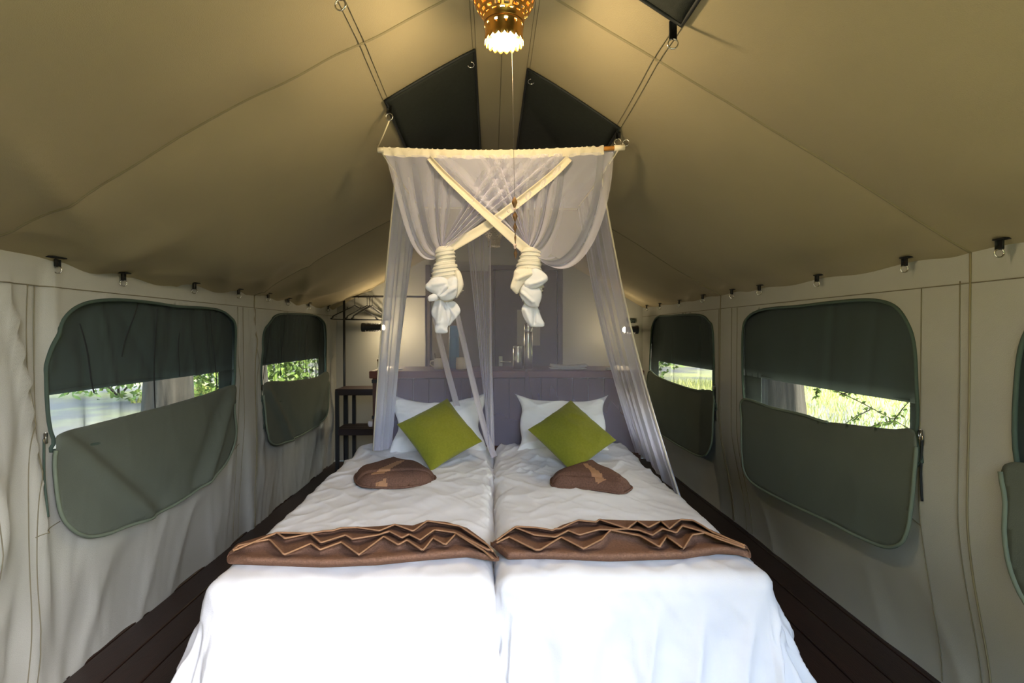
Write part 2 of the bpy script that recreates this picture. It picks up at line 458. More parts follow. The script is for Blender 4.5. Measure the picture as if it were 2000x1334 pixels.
FLAP = {
 1: [(2.013, .951), (2.007, .896), (2.008, .784), (2.022, .667), (2.064, .595), (2.132, .537), (2.227, .507), (2.348, .493), (2.557, .474), (2.762, .476), (3.005, .50), (3.221, .556), (3.335, .636), (3.372, .728), (3.355, .892), (3.373, 1.004), (3.041, .985), (2.668, .97), (2.346, .963), (2.145, .958)],
 2: [(3.821, .975), (3.791, .829), (3.797, .685), (3.847, .576), (3.963, .512), (4.188, .493), (4.523, .485), (4.919, .504), (5.176, .549), (5.258, .686), (5.28, .942), (4.95, .932), (4.699, .932), (4.235, .953)],
 3: [(1.954, .953), (1.94, .789), (1.951, .651), (1.97, .567), (2.007, .507), (2.08, .468), (2.197, .452), (2.438, .444), (2.784, .423), (3.113, .417), (3.255, .451), (3.306, .557), (3.315, .75), (3.325, .904), (2.974, .903), (2.675, .908), (2.506, .902), (2.393, .913), (2.078, .941)],
 4: [(3.787, .906), (3.757, .708), (3.773, .552), (3.844, .452), (3.988, .397), (4.345, .383), (4.8, .385), (5.24, .391), (5.365, .45), (5.385, .658), (5.366, .934), (5.1, .915), (4.711, .892), (4.114, .882)],
 5: [(.18, .94), (.16, .8), (.17, .6), (.26, .5), (.5, .47), (1.2, .45), (1.46, .49), (1.56, .6), (1.585, .8), (1.575, .93), (1.2, .92), (.7, .92)],
}
holes = {k: catmull(v[1], 5) for k, v in WIN.items()}

def make_wall(name, side):
    hs = [holes[k] for k in WIN if WIN[k][0] == side]
    Y, Z, f = clip_grid(YF, YB, -.03, 1.61, .02, None, hs)
    X = wx(Y, Z, side)
    if side > 0: f = [q[::-1] for q in f]
    o = mesh(name, np.stack([X, Y, Z], 1), f, M['canvas'])
    tag(o, kind='structure'); return o
wall_l = make_wall('wall_left', -1)
wall_r = make_wall('wall_right', 1)

def wall_line(pts, side, off=.002, n=40):
    P = []
    pts = np.array(pts, float)
    for a, b in zip(pts[:-1], pts[1:]):
        for t in np.linspace(0, 1, n, endpoint=False): P.append(a + (b - a) * t)
    P.append(pts[-1]); P = np.array(P)
    X = wx(P[:, 0], P[:, 1], side) - side * off
    return np.stack([X, P[:, 0], P[:, 1]], 1)
for side, w in ((-1, wall_l), (1, wall_r)):
    b = MB()
    for Ys in (1.925, 1.955) if side < 0 else (1.945,):
        b.tube(wall_line([(Ys, 1.49), (Ys, .35), (Ys, 0.01)], side), .0018, 5)
    for Ys in (3.44, 3.52, 3.72):
        b.tube(wall_line([(Ys, 1.49), (Ys, 0.01)], side), .0018, 5)
    b.tube(wall_line([(YF, 1.485), (YB, 1.50)], side, n=200), .0018, 5)
    b.tube(wall_line([(1.78, 1.5), (1.775, .01)], side), .0018, 5)
    b.build('seam_stitching', M['thread'], w)
    b = MB(); b.tube(wall_line([(1.74, 1.60), (1.74, 0.01)], side), .0035, 6); b.build('seam_piping', M['seam'], w)
    b = MB(); b.tube(wall_line([(3.695, 1.60), (3.695, 0.01)], side), .0035, 6); b.build('seam_piping', M['seam'], w)
    b = MB()
    for y0, y1 in ((1.95, 2.06), (3.40, 3.47)) if side < 0 else ((1.945, 2.0),):
        b.tube(wall_line([(y0, .60), (y1, .62)], side), .0018, 5)
    b.build('seam_stitching', M['thread'], w)

# ceiling
ny = int((YB - YF) / .03) + 1
xs = np.concatenate([np.linspace(-1.63, -1.45, 10), np.linspace(-1.42, -.1, 56), np.linspace(-.07, .155, 9), np.linspace(.18, 1.42, 54), np.linspace(1.45, 1.63, 10)])
ysr = np.unique(np.round(np.concatenate([np.linspace(YF, YB, ny), RAFT]), 4))
gx, gy = np.meshgrid(xs, ysr, indexing='ij')
gz = roof_z(gx, gy)
# eave: the slope turns over softly into the wall
ceil = MB().grid(np.stack([gx, gy, gz], 2)).build('ceiling', M['canvas_roof'])
tag(ceil, kind='structure')
def roof_pt(X, Y, off=.003): return (X, Y, float(roof_z(X, Y)) - off)
for Yr in RAFT:
    xs2 = np.linspace(-1.6, 1.6, 140)
    MB().tube([roof_pt(x, Yr, .0005) for x in xs2], .0045, 6).build('rafter_seam', M['seam'], ceil)
b = MB()
for X0 in (-.418, -.402, .527, .543, -.072, -.060, .148, .160):
    b.tube([roof_pt(X0, y, .0012) for y in np.linspace(YF, YB, 120)], .0013, 5)
b.build('seam_stitching', M['thread'], ceil)
MB().tube([roof_pt(.0425, y, .0012) for y in np.linspace(YF, YB, 120)], .0018, 5).build('ridge_seam', M['thread'], ceil)

def ring(c, r, t, nrm, n=20, gap=0.0):
    nrm = np.array(nrm, float) / np.linalg.norm(nrm)
    a = np.cross(nrm, [0.3, .2, 1.0]); a /= np.linalg.norm(a); b2 = np.cross(nrm, a)
    return MB().tube([np.array(c) + r * (math.cos(2 * math.pi * k / n) * a + math.sin(2 * math.pi * k / n) * b2) for k in range(n)], t, 6, closed=True)
def vent(x0, x1, y0, y1, side, bay):
    g = np.stack(np.meshgrid(np.linspace(x0, x1, 12), np.linspace(y0, y1, 34), indexing='ij'), 2)
    Z = roof_z(g[..., 0], g[..., 1]) - .007
    v = MB().grid(np.dstack([g, Z])).build('vent_panel', M['vent'], ceil)
    solidify(v, .002)
    v['label'] = 'dark mesh vent panel'
    rim = [(x0, y) for y in np.linspace(y0, y1, 24)] + [(x, y1) for x in np.linspace(x0, x1, 9)[1:]] + [(x1, y) for y in np.linspace(y1, y0, 24)[1:]] + [(x, y0) for x in np.linspace(x1, x0, 9)[1:-1]]
    MB().tube([(x, y, float(roof_z(x, y)) - .009) for x, y in rim], .006, 6, closed=True).build('vent_binding', M['vent_edge'], v)
    return v
def strap_ring(v, xo, yo, inward, hang=.045):
    """webbing loop with a ring hanging from a vent's corner"""
    z = float(roof_z(xo, yo)) - .008
    MB().box(xo - .011, xo + .011, yo - .003, yo + .002, z - hang, z + .002, .001).build('strap', M['webbing'], v)
    ring((xo, yo - .001, z - hang - .012), .014, .0022, (.15, 1, 0)).build('ring', M['steel'], v)
    return (xo, yo, z - hang - .026)
vl = vent(-.41, -.065, 2.11, 3.30, -1, 2); vr = vent(.152, .537, 2.25, 3.30, 1, 2)
RL = strap_ring(vl, -.405, 2.165, 1, .03); RR = strap_ring(vr, .540, 2.29, -1, .03)
for v, x, y in ((vl, -.083, 2.20), (vr, .172, 2.33)):
    ring((x, y, float(roof_z(x, y)) - .012), .013, .002, (0, .5, 1)).build('ring', M['steel'], v)
vl0 = vent(-.41, -.065, .25, 1.41, -1, 1); vr0 = vent(.152, .537, .25, 1.51, 1, 1)
strap_ring(vl0, -.392, 1.425, 1, .05); strap_ring(vr0, .515, 1.52, -1, .05)

# eave tabs with rings, each sewn where roof and wall meet
for side, Ys, w in ((-1, (2.033, 2.386, 2.941, 3.444, 3.89, 4.272, 4.74, 5.30), wall_l), (1, (1.601, 1.982, 2.531, 3.088, 3.448, 3.93, 4.43, 4.95, 5.37), wall_r)):
    for i, y in enumerate(Ys):
        x = side * 1.575
        zt = float(roof_z(side * 1.55, y)) - .006
        tb = MB()
        L = .06 if (side < 0 and i == 0) else .032
        tb.box(x - .022, x + .012, y - L * .8, y + .016, zt - .010, zt - .005, .002)
        tb.box(x - .012 - .004, x - .012 + .004, y - .014, y + .014, zt - .040, zt - .008, .002)
        t = tb.build('eave_tab', M['webbing'], w)
        ring((x - .012, y, zt - .050), .013, .0024, (.2 * side, 1, 0)).build('ring', M['steel'], t)

# windows
def crease_l1(Y, Z):
    return .030 * gauss(segdist(Y, Z, 2.03, .945, 2.50, .50), .045) - .016 * gauss(segdist(Y, Z, 2.12, .945, 2.62, .52), .05) + .022 * gauss(segdist(Y, Z, 3.36, .97, 3.02, .52), .04) - .012 * gauss(segdist(Y, Z, 3.25, .97, 2.9, .55), .05)
def crease_l2(Y, Z):
    return .028 * gauss(segdist(Y, Z, 3.84, .95, 4.25, .50), .045) - .015 * gauss(segdist(Y, Z, 3.95, .95, 4.4, .52), .06) + .025 * gauss(segdist(Y, Z, 5.25, .93, 4.85, .52), .05)
for k, (side, poly) in WIN.items():
    w = empty('window_%d' % k, (0, 0, 0)); tag(w, kind='structure')
    P = holes[k]
    X = wx(P[:, 0], P[:, 1], side) - side * .003
    MB().tube(np.stack([X, P[:, 0], P[:, 1]], 1), .007, 8, closed=True).build('window_binding', M['window_edge'], w)
    c = P.mean(0); big = c + (P - c) * 1.012
    Y, Z, f = clip_grid(P[:, 0].min() - .02, P[:, 0].max() + .02, P[:, 1].min() - .02, P[:, 1].max() + .02, .02, big)
    wr = .012 * (ridge(Y * 3.2 + .35 * Z, Z * .35, 50 + k, 9)) + .006 * fbm(Y * 2, Z * 2, 60 + k)
    X = side * (1.6 + .014 + (.9 if side < 0 else .3) * wr) + 0 * Y - side * np.minimum(wall_in(Y, Z, side), .004)
    mesh('mesh_screen', np.stack([X, Y, Z], 1), f, M['screen'], w)
    # dark folds of the net where it doubles
    if side < 0:
        fb = MB()
        for q, (ya, za, yb, zb) in enumerate({1: [(2.16, 1.36, 2.24, 1.08), (2.50, 1.46, 2.40, 1.22), (2.64, 1.44, 2.62, .93), (2.83, 1.33, 2.82, 1.1), (3.14, 1.45, 3.2, .99)], 2: [(3.98, 1.46, 3.85, 1.0), (4.24, 1.47, 4.15, 1.0), (4.75, 1.4, 4.70, .98), (5.1, 1.4, 5.08, .98)]}[k]):
            for t in np.linspace(0, 1, 1):
                yy = np.linspace(ya, yb, 12) + .008 * np.sin(np.linspace(0, 5, 12) + q); zz = np.linspace(za, zb, 12)
                xx = np.full(12, side * 1.606)
                wd = .0035 * np.sin(np.linspace(.25, 2.6, 12)) + .001
                g = np.stack([np.stack([xx, yy - wd, zz], 1), np.stack([xx - side * .004, yy, zz], 1), np.stack([xx, yy + wd, zz], 1)], 0)
                fb.grid(g)
        fb.build('screen_fold', M['vent_edge'], w)
    # storm flap unzipped and folded down over the lower half
    O = catmull(FLAP[k], 5)
    Y, Z, f = clip_grid(O[:, 0].min() - .01, O[:, 0].max() + .01, O[:, 1].min() - .01, O[:, 1].max() + .01, .016, O)
    def flap_x(Y, Z):
        t = np.clip((.95 - Z) / .45, 0, 1)
        d = .014 + .022 * t + .010 * fbm(Y * 2, Z * 2, 70 + k) * t
        if k == 1: d = d + crease_l1(Y, Z) * smooth(Z, 1.0, .9)
        elif k == 2: d = d + crease_l2(Y, Z) * smooth(Z, .98, .9)
        else: d = d + .006 * (ridge(Y * 2.2 + Z, Z * 2, 80 + k, 3)) * t
        base = np.maximum(wall_in(Y, Z, side), -.02)
        return side * (1.6 - base * .5 - d)
    fl = mesh('storm_flap', np.stack([flap_x(Y, Z), Y, Z], 1), f if side < 0 else [q[::-1] for q in f], M['flap'], w)
    solidify(fl, .002)
    fl['label'] = 'green canvas storm flap folded down'
    # binding round the free edge
    n0 = int(np.argmin(np.hypot(O[:, 0] - FLAP[k][0][0], O[:, 1] - FLAP[k][0][1])))
    low = [q for q in range(len(O)) if O[q, 1] < (.93 if k != 1 else .94)]
    seq = np.roll(O, -n0, 0)
    cut = [i for i in range(len(seq)) if (seq[i, 1] < .905)]
    seq = seq[min(cut):max(cut) + 1] if cut else seq
    # drop the folded top edge from the run
    E2 = [seq[0]]
    for a in seq[1:]:
        if np.hypot(*(a - E2[-1])) < .3: E2.append(a)
    E2 = np.array(E2)
    bx = flap_x(E2[:, 0], E2[:, 1]) - side * .002
    MB().tube(np.stack([bx, E2[:, 0], E2[:, 1]], 1), .0075, 6).build('flap_binding', M['flap_edge'], fl)
    # zip tail with puller, hanging beside the near corner
    yz = FLAP[k][0][0] - .025
    if side < 0: zl = [(yz, .94), (yz - .004, .8), (yz + .002, .66)]
    else: zl = [(yz, .94), (yz + .003, .8), (yz - .004, .70)]
    MB().tube(wall_line(zl, side, .006, 8), .004, 6).build('zip_tape', M['window_edge'] if side < 0 else M['vent_edge'], w)
    xz = float(wx(yz, .94, side)) - side * .012
    MB().box(xz - .005, xz + .005, yz - .006, yz + .006, .925, .965, .002).build('zip_slider', M['steel'], w)
    # outer rain cover behind the net: cloth frame with a low slot left open
    y0, y1 = P[:, 0].min() - .20, P[:, 0].max() + .22
    sl0, sl1 = {1: (1.6, 3.365), 2: (3.6, 5.27), 3: (2.10, 3.30), 4: (4.03, 5.39), 5: (.3, 1.4)}[k]
    xo = side * 1.685
    ob = MB()
    def sheet(a0, a1, b0, b1):
        if a1 - a0 < .02: return
        g = np.stack(np.meshgrid(np.linspace(a0, a1, 24), np.linspace(b0, b1, 12), indexing='ij'), 2)
        xg = xo + side * (.010 * np.sin(g[..., 0] * 3 + k) * smooth(g[..., 1], 1.5, 1.05))
        ob.grid(np.dstack([xg, g]))
    sheet(y0, y1, 1.055 + (.03 if side < 0 else -.012), 1.60)
    sheet(y0, min(sl0, y1), .5, 1.06); sheet(sl1, y1, .5, 1.09)
    oo = ob.build('rain_cover', M['outer'], w); solidify(oo, .003)
    # roll of the raised cover along the slot
    MB().tube([(xo + side * .006, y, 1.065 + (.03 if side < 0 else -.012)) for y in np.linspace(max(y0, sl0), sl1, 20)], .009, 6).build('cover_hem', M['outer'], oo)

# back wall: canvas gable
gxs = np.concatenate([np.linspace(-1.76, -.07, 62), [.0425], np.linspace(.155, 1.76, 62)])
rows = np.linspace(0, 1, 70)
def back_y(X, Z): return YB - .02 - .02 * fbm(X * 1.3, Z * 1.1, 90) - .010 * smooth(Z, .6, 0) * ridge(X * 3, Z, 91, 2)
def gable(xs, yfun, z0=0.0):
    tops = np.array([float(roof_z(x, YB)) + .01 for x in xs])
    Zg = z0 + (tops[:, None] - z0) * rows[None, :]
    Xg = np.repeat(np.array(xs)[:, None], len(rows), 1)
    return np.stack([Xg, yfun(Xg, Zg), Zg], 2)
wall_b = MB().grid(gable(gxs, back_y)).build('wall_back', M['canvas'])
tag(wall_b, kind='structure')
# front gable: open end, with unseen side panels added to limit incoming light
rows = np.linspace(0, 1, 20)
def front_y(X, Z): return YF - .01 + .03 * np.sin(X * 14) * smooth(Z, 2.2, 0)
wall_f = MB()
for fa, fb in ((-1.66, -.45), (1.45, 1.66)): wall_f.grid(gable(np.linspace(fa, fb, 24), front_y))
wall_f = wall_f.build('wall_front_light_block', M['canvas']); tag(wall_f, kind='structure')

# floor: boards running the length of the tent over dark joists
fl = MB().box(-1.78, 1.78, -.6, 5.8, -.09, -.035, .004).build('floor', M['under']); tag(fl, kind='structure')
pw = .150; x = -1.775; pm = {}
i = 0
while x < 1.75:
    y = -.6
    for (a, b2) in ((-.6, 5.8),):
        pk = MB().box(x, x + pw - .007, a, b2, -.035, -.0005 * (i % 3), .0035).build('floor_plank', M['floor'], fl, sm=False)
    x += pw; i += 1

# ------------------------------------------------------------------ back door with handle, notice
dr = empty('door_1'); tag(dr, kind='structure')
dy = 5.60
MB().box(.03, .68, dy - .02, dy + .02, .01, 1.97, .004).build('door_leaf', M['door'], dr, sm=False)
fr = MB(); fr.box(-.03, .02, dy - .03, dy + .025, 0, 2.03, .004); fr.box(.69, .74, dy - .03, dy + .025, 0, 2.03, .004); fr.box(-.03, .74, dy - .03, dy + .025, 1.98, 2.03, .004)
fr.build('door_frame', M['doorframe'], dr, sm=False)
d2 = empty('door_2'); tag(d2, kind='structure')
MB().box(-.625, -.035, dy - .015, dy + .02, .01, 1.97, .004).build('door_leaf', M['door2'], d2, sm=False)
MB().box(-.68, -.63, dy - .03, dy + .025, 0, 2.03, .004).build('door_frame', M['doorframe'], d2, sm=False)
hd = MB(); hd.box(.075, .115, dy - .028, dy - .018, .93, 1.09, .003)
hp = hd.build('handle_plate', M['steel'], dr, sm=False)
MB().tube([(.095, dy - .02, 1.03), (.095, dy - .06, 1.03), (.11, dy - .065, 1.03), (.20, dy - .065, 1.03)], .008, 8).build('lever', M['steel'], hp)
ntc = at(1010, 605, dy - .025); ntb = at(1055, 675, dy - .025)
MB().box(ntc[0], ntb[0], dy - .025, dy - .021, ntb[2], ntc[2], .001).build('notice_sheet', M['canvas'], dr, sm=False)

# ------------------------------------------------------------------ wardrobe-side: shelf unit, rail, hangers
sh = empty('shelf_unit', (-1.22, 5.1, 0))
tag(sh, 'dark brown two-tier wooden shelf unit in the back left corner below the clothes rail', 'shelf')
def loc(mb, o):  # shift mesh so that it sits under the parent's base
    off = np.array(o.location); mb.v = [tuple(np.array(p) - off) for p in mb.v]; return mb
for zt, th in ((.815, .055), (.450, .055)):
    b = MB()
    for j in range(3):
        b = MB(); b.box(-1.42, -.98, 4.945 + j * .105, 4.945 + j * .105 + .10, zt - .018, zt, .003)
        loc(b, sh).build('shelf_board', M['shelfwood'], sh, sm=False)
    b = MB(); b.box(-1.42, -.98, 4.93, 4.945, zt - th, zt + .002, .003); b.box(-1.42, -.98, 5.255, 5.27, zt - th, zt, .003)
    b.box(-1.42, -1.40, 4.945, 5.255, zt - th, zt - .018, .003)
    loc(b, sh).build('shelf_rail', M['shelfwood'], sh, sm=False)
for (x, y) in ((-1.405, 4.945), (-1.405, 5.25), (-1.0, 4.945), (-1.0, 5.25), (-1.33, 5.25)):
    b = MB(); b.box(x - .016, x + .016, y - .016, y + .016, 0, .80, .002)
    loc(b, sh).build('leg', M['black'], sh, sm=False)

YR = 5.40
pl_ = at(672, 579, YR); pr_ = at(832, 580, YR)
rl = empty('clothes_rail', (float(pl_[0]), YR, 0))
tag(rl, 'thin black metal clothes rail on posts against the back wall, holding the hangers', 'clothes rail')
zr = float(pl_[2])
b = MB(); b.tube([(pl_[0], YR, 0), (pl_[0], YR, zr + .04)], .012, 8); loc(b, rl).build('post', M['black'], rl)
b = MB(); b.tube([(pr_[0], YR, 0), (pr_[0], YR, zr + .01)], .012, 8); loc(b, rl).build('post', M['black'], rl)
b = MB(); b.tube([(pl_[0], YR, zr), (pr_[0], YR, zr)], .010, 8); loc(b, rl).build('rail', M['black'], rl)
b = MB(); b.box(pl_[0] - .04, pl_[0] + .03, YR - .02, YR + .02, zr + .025, zr + .045, .003); loc(b, rl).build('bracket', M['black'], rl, sm=False)

def hanger_parts():
    w, h = .205, .105
    body = [(-w, 0, -h - .03), (-w - .008, 0, -h - .012), (-w + .005, 0, -h + .008), (-.03, 0, -.012), (0, 0, .004), (.03, 0, -.012), (w - .005, 0, -h + .008), (w + .008, 0, -h - .012), (w, 0, -h - .03)]
    c = catmull(body, 5)
    hook = [(0, 0, 0), (0, 0, .07)] + [(.018 - .018 * math.cos(a), 0, .075 + .018 * math.sin(a) + .012) for a in np.linspace(0, math.pi * 1.15, 12)]
    return c, hook
hc, hk = hanger_parts()
def hanger(xr, yaw, label):
    o = empty('coat_hanger', (xr, YR, zr + .010 - .104), yaw)
    tag(o, label, 'hanger', 'black hangers on the clothes rail')
    MB().tube(hc, .0055, 6, closed=True).build('body', M['plastic'], o)
    MB().tube([(p[0] - .018, p[1], p[2]) for p in hk] if False else hk, .003, 6).build('hook', M['black'], o)
    for s in (-1, 1):
        MB().tube([(s * .075, 0, -.036), (s * .075, 0, -.018), (s * .068, 0, -.012)], .004, 6).build('notch', M['plastic'], o)
    return o
for px, yaw, lb in ((693, .55, 'black plastic coat hanger nearest the rail post, apart from the other hangers'),
                    (717, .75, 'black plastic coat hanger second from the rail post, at the front of the bunch'),
                    (722, 1.0, 'black plastic coat hanger third from the rail post, turned edge-on in the bunch'),
                    (727, .85, 'black plastic coat hanger farthest from the rail post, next to the net')):
    hanger(float(at(px, 579, YR)[0]), yaw, lb)

# ------------------------------------------------------------------ headboard counter
hb = empty('headboard_counter', (.1, 4.0, 0))
tag(hb, 'reddish brown wooden counter behind both beds, serving as headboard', 'counter')
HX0, HX1, HY0, HY1, HT = -.83, 1.06, 3.76, 4.26, 1.062
b = MB(); b.box(HX0 - .015, HX1 + .015, HY0 - .02, HY1 + .02, HT - .05, HT, .004); loc(b, hb).build('worktop', M['redwood'], hb, sm=False)
xx = HX0 + .06
while xx < HX1 - .08:
    b = MB(); b.box(xx, xx + .108, HY0 + .012, HY0 + .03, .06, HT - .055, .003); loc(b, hb).build('plank', M['headwood'], hb, sm=False); xx += .112
b = MB(); b.box(HX0 + .005, HX0 + .055, HY0 - .004, HY0 + .05, 0, HT - .05, .003); loc(b, hb).build('post', M['headwood'], hb, sm=False)
b = MB(); b.box(HX1 - .055, HX1 - .005, HY0 - .004, HY0 + .05, 0, HT - .05, .003); loc(b, hb).build('post', M['headwood'], hb, sm=False)
for s, x in ((0, HX0 + .008), (1, HX1 - .02)):
    b = MB(); b.box(x, x + .014, HY0 + .05, HY1, .04, HT - .05, .003); loc(b, hb).build('side_panel', M['headwood'], hb, sm=False)
for z in (.99, .74):
    b = MB(); b.box(HX0 + .001, HX0 + .057, HY0 - .008, HY0 - .004, z - .012, z + .012, .001); b.box(HX0, HX0 + .005, HY0 - .008, HY0 + .05, z - .012, z + .012, .001)
    loc(b, hb).build('iron_strap', M['black'], hb, sm=False)
b = MB(); b.box(HX0 + .034, HX0 + .055, HY0 - .0065, HY0 - .0035, .70, HT - .075, .001); loc(b, hb).build('inlay_strip', M['orangewood'], hb, sm=False)
kb = MB(); kb.lathe([(0, -.02), (.018, -.018), (.024, 0), (.018, .018), (0, .02)], (HX0 - .012, HY0 + .03, .69), 14); loc(kb, hb).build('knob', M['lilac'], hb)

# objects on the counter
YC = 3.98
def on_counter(px, Y=YC): return float(at(px, 722, Y)[0])
def bottle(name, x, y, prof, m, label, cat, extra=None):
    o = empty(name, (x, y, HT)); tag(o, label, cat)
    for nm, pr, mm in prof:
        autosmooth(MB().lathe(pr, (0, 0, 0), 28).build(nm, mm, o), 50)
    return o
bottle('vacuum_flask', on_counter(1031.5), YC, [('body', [(0, 0), (.030, .001), (.032, .004), (.032, .262), (.029, .272), (.027, .275)], M['steel']), ('cap', [(.029, .275), (.031, .279), (.031, .325), (.027, .333), (0, .335)], M['steel'])], None, 'tall slim steel vacuum flask on the counter', 'flask')
bottle('steel_canister', on_counter(1011), YC - .02, [('body', [(0, 0), (.033, .001), (.035, .004), (.035, .148), (.033, .152)], M['steel']), ('lid', [(.035, .152), (.036, .156), (.036, .168), (.02, .176), (0, .177)], M['steel'])], None, 'short steel canister left of the tall flask', 'canister')
bottle('water_bottle', on_counter(886), YC + .06, [('body', [(0, 0), (.036, .001), (.038, .005), (.038, .22), (.036, .235)], M['blue']), ('cap', [(.036, .235), (.037, .239), (.037, .30), (.033, .318), (0, .32)], M['blue'])], None, 'blue cylinder water bottle standing behind the mugs', 'bottle')
def mug(px, Y, r, h, label, handle, m=None):
    o = empty('mug', (on_counter(px, Y), Y, HT)); tag(o, label, 'mug', 'cream mugs on the counter')
    autosmooth(MB().lathe([(0, 0.004), (r * .8, .0), (r * .95, .004), (r, h * .4), (r * .93, h), (r * .86, h), (r * .9, h * .4), (r * .75, .008), (0, .008)], n=24).build('cup', m or M['mug'], o), 60)
    if handle: MB().tube([(handle * r * .9, 0, h * .8), (handle * (r + .022), 0, h * .75), (handle * (r + .026), 0, h * .45), (handle * r * .95, 0, h * .22)], .005, 8).build('handle', m or M['mug'], o)
    return o
mug(857, 3.92, .037, .08, 'cream mug at the left beside the blue bottle, with spoon in it', -1)
mug(901, 3.92, .040, .085, 'cream mug at the right in front of the blue bottle', 1)
o = MB().tube([(on_counter(853, 3.92), 3.92, HT + .012), (on_counter(849, 3.92), 3.925, HT + .115)], [.003, .004], 6).build('teaspoon', M['steel'])
tag(o, 'steel teaspoon standing in the left cream mug', 'spoon')
o = empty('clay_pot', (on_counter(747, 3.93) , 3.93, HT)); tag(o, 'small pale clay pot with brown rim on the left end of the counter', 'pot')
autosmooth(MB().lathe([(0, 0), (.026, 0), (.034, .02), (.036, .06), (.032, .062), (.028, .012), (0, .012)], n=20).build('body', M['pot'], o), 60)
MB().lathe([(.036, .058), (.040, .064), (.038, .074), (.031, .072), (.032, .058)], n=20).build('rim', M['wood_bead'], o)
# folded white cloth bundle
x0, x1 = on_counter(1073), on_counter(1141)
g = np.stack(np.meshgrid(np.linspace(x0, x1, 24), np.linspace(3.87, 4.02, 8), indexing='ij'), 2)
for j in range(3):
    z = HT + .004 + .009 * j + .010 * ((g[..., 0] - (x0 + x1) / 2) / (x1 - x0) * 2) ** 2 * (1 if j else .2)
    o = MB().grid(np.dstack([g[..., 0] + .004 * j, g[..., 1], z])).build('napkin', M['paper']); solidify(o, .007)
    tag(o, ['bottom white folded napkin of the stack on the counter', 'middle white folded napkin of the stack on the counter', 'topmost white folded napkin of the stack on the counter'][j], 'napkin', 'folded napkins at the right of the counter')
o = MB().box(on_counter(1176), on_counter(1188), 3.80, 3.86, HT, HT + .018, .003).build('soap_bar', M['paper'], sm=False); tag(o, 'small pale block lying on the right end of the counter edge', 'soap')
o = MB().lathe([(0, 0), (.045, 0), (.055, .008), (.052, .009), (.04, .004), (0, .004)], (on_counter(772, 3.88), 3.88, HT), 24).build('saucer', M['mug']); tag(o, 'small cream saucer on the counter at the left behind the net', 'saucer')

# ------------------------------------------------------------------ reading lamps on the back wall
def reading_lamp(xa, xb, z, y, flip, label):
    o = empty('reading_lamp', ((xa + xb) / 2, y, z)); tag(o, label, 'lamp', 'reading lamps on the back wall')
    L = xb - xa; r = .040; n = 30; m_ = 26
    v = []; f = []
    for i in range(m_ + 1):
        for k in range(n):
            a = 2 * math.pi * k / n
            v.append((-L / 2 + L * i / m_, r * math.cos(a), r * math.sin(a)))
    for i in range(m_):
        for k in range(n):
            if 3 < i < m_ - 2 and i % 2 == 0 and (k % 15) in (3, 4, 5, 6, 7, 8, 9, 10): continue     # cut slots
            l = (k + 1) % n
            f.append((i * n + k, i * n + l, (i + 1) * n + l, (i + 1) * n + k))
    sh_ = mesh('shade', v, f, M['black'], o); solidify(sh_, .003)
    s = -1 if flip else 1
    # closed outer end
    autosmooth(MB().lathe([(0, -.006), (r + .002, -.006), (r + .003, 0), (r + .003, .02), (r - .002, .02)], (-s * L / 2, 0, 0), n, 'x').build('end_cap', M['black'], o), 40)
    MB().lathe([(0, -.03), (.018, -.025), (.028, 0), (.022, .024), (0, .032)], (s * (L / 2 - .012), 0, 0), 16, 'x').build('bulb', M['led'], o)
    MB().box(-.012, .012, .03, YB - y - .01, -.012, .012, .002).build('bracket', M['black'], o, sm=False)
    li = bpy.data.lights.new('reading_light', 'POINT'); li.energy = 1.0 if flip else 4.0; li.color = (1, .78, .48); li.shadow_soft_size = .025
    lo = bpy.data.objects.new('reading_light', li); COL.objects.link(lo); lo.parent = o
    lo.location = (s * (L / 2 + .035), 0, 0)
    return o
a_, b_ = at(717, 640, 5.5), at(748, 641, 5.3)
reading_lamp(float(a_[0]), float(b_[0]), float(a_[2]), 5.3, False, 'black slotted cylinder reading lamp left of the mosquito net, lit')
a_, b_ = at(1210, 645, 5.5), at(1242, 644, 5.3)
reading_lamp(float(a_[0]), float(b_[0]), float(b_[2]), 5.3, True, 'black slotted cylinder reading lamp at the right edge of the net, lit')
# small black sign above the right lamp
p0, p1 = at(1222, 623, 5.6), at(1242, 631, 5.6)
sg = empty('wall_sign', (float(p0[0]), 5.62, float(p1[2]))); tag(sg, 'small dark sign with letters above the right reading lamp', 'sign')
Ws, Hs = float(p1[0] - p0[0]), float(p0[2] - p1[2])
MB().box(0, Ws, -.006, 0, 0, Hs, .001).build('plate', M['sign'], sg, sm=False)
lt = MB(); lw, lh = Ws * .2, Hs * .62
for ch, st in ((0, [[(1, 1), (0, 1), (0, 0), (1, 0)], [(0, .5), (.8, .5)]]), (1, [[(0, 0), (0, 1), (.9, 1), (1, .75), (.9, .5), (0, .5)], [(.5, .5), (1, 0)]]), (2, [[(0, 1), (.5, .5), (1, 1)], [(.5, .5), (.5, 0)]])):
    for q in st: lt.tube([(Ws * .30 + ch * lw * 1.12 + a * lw * .8, -.0065, Hs * .19 + b_ * lh) for a, b_ in q], .0022, 5)
lt.build('lettering', M['letter'], sg)

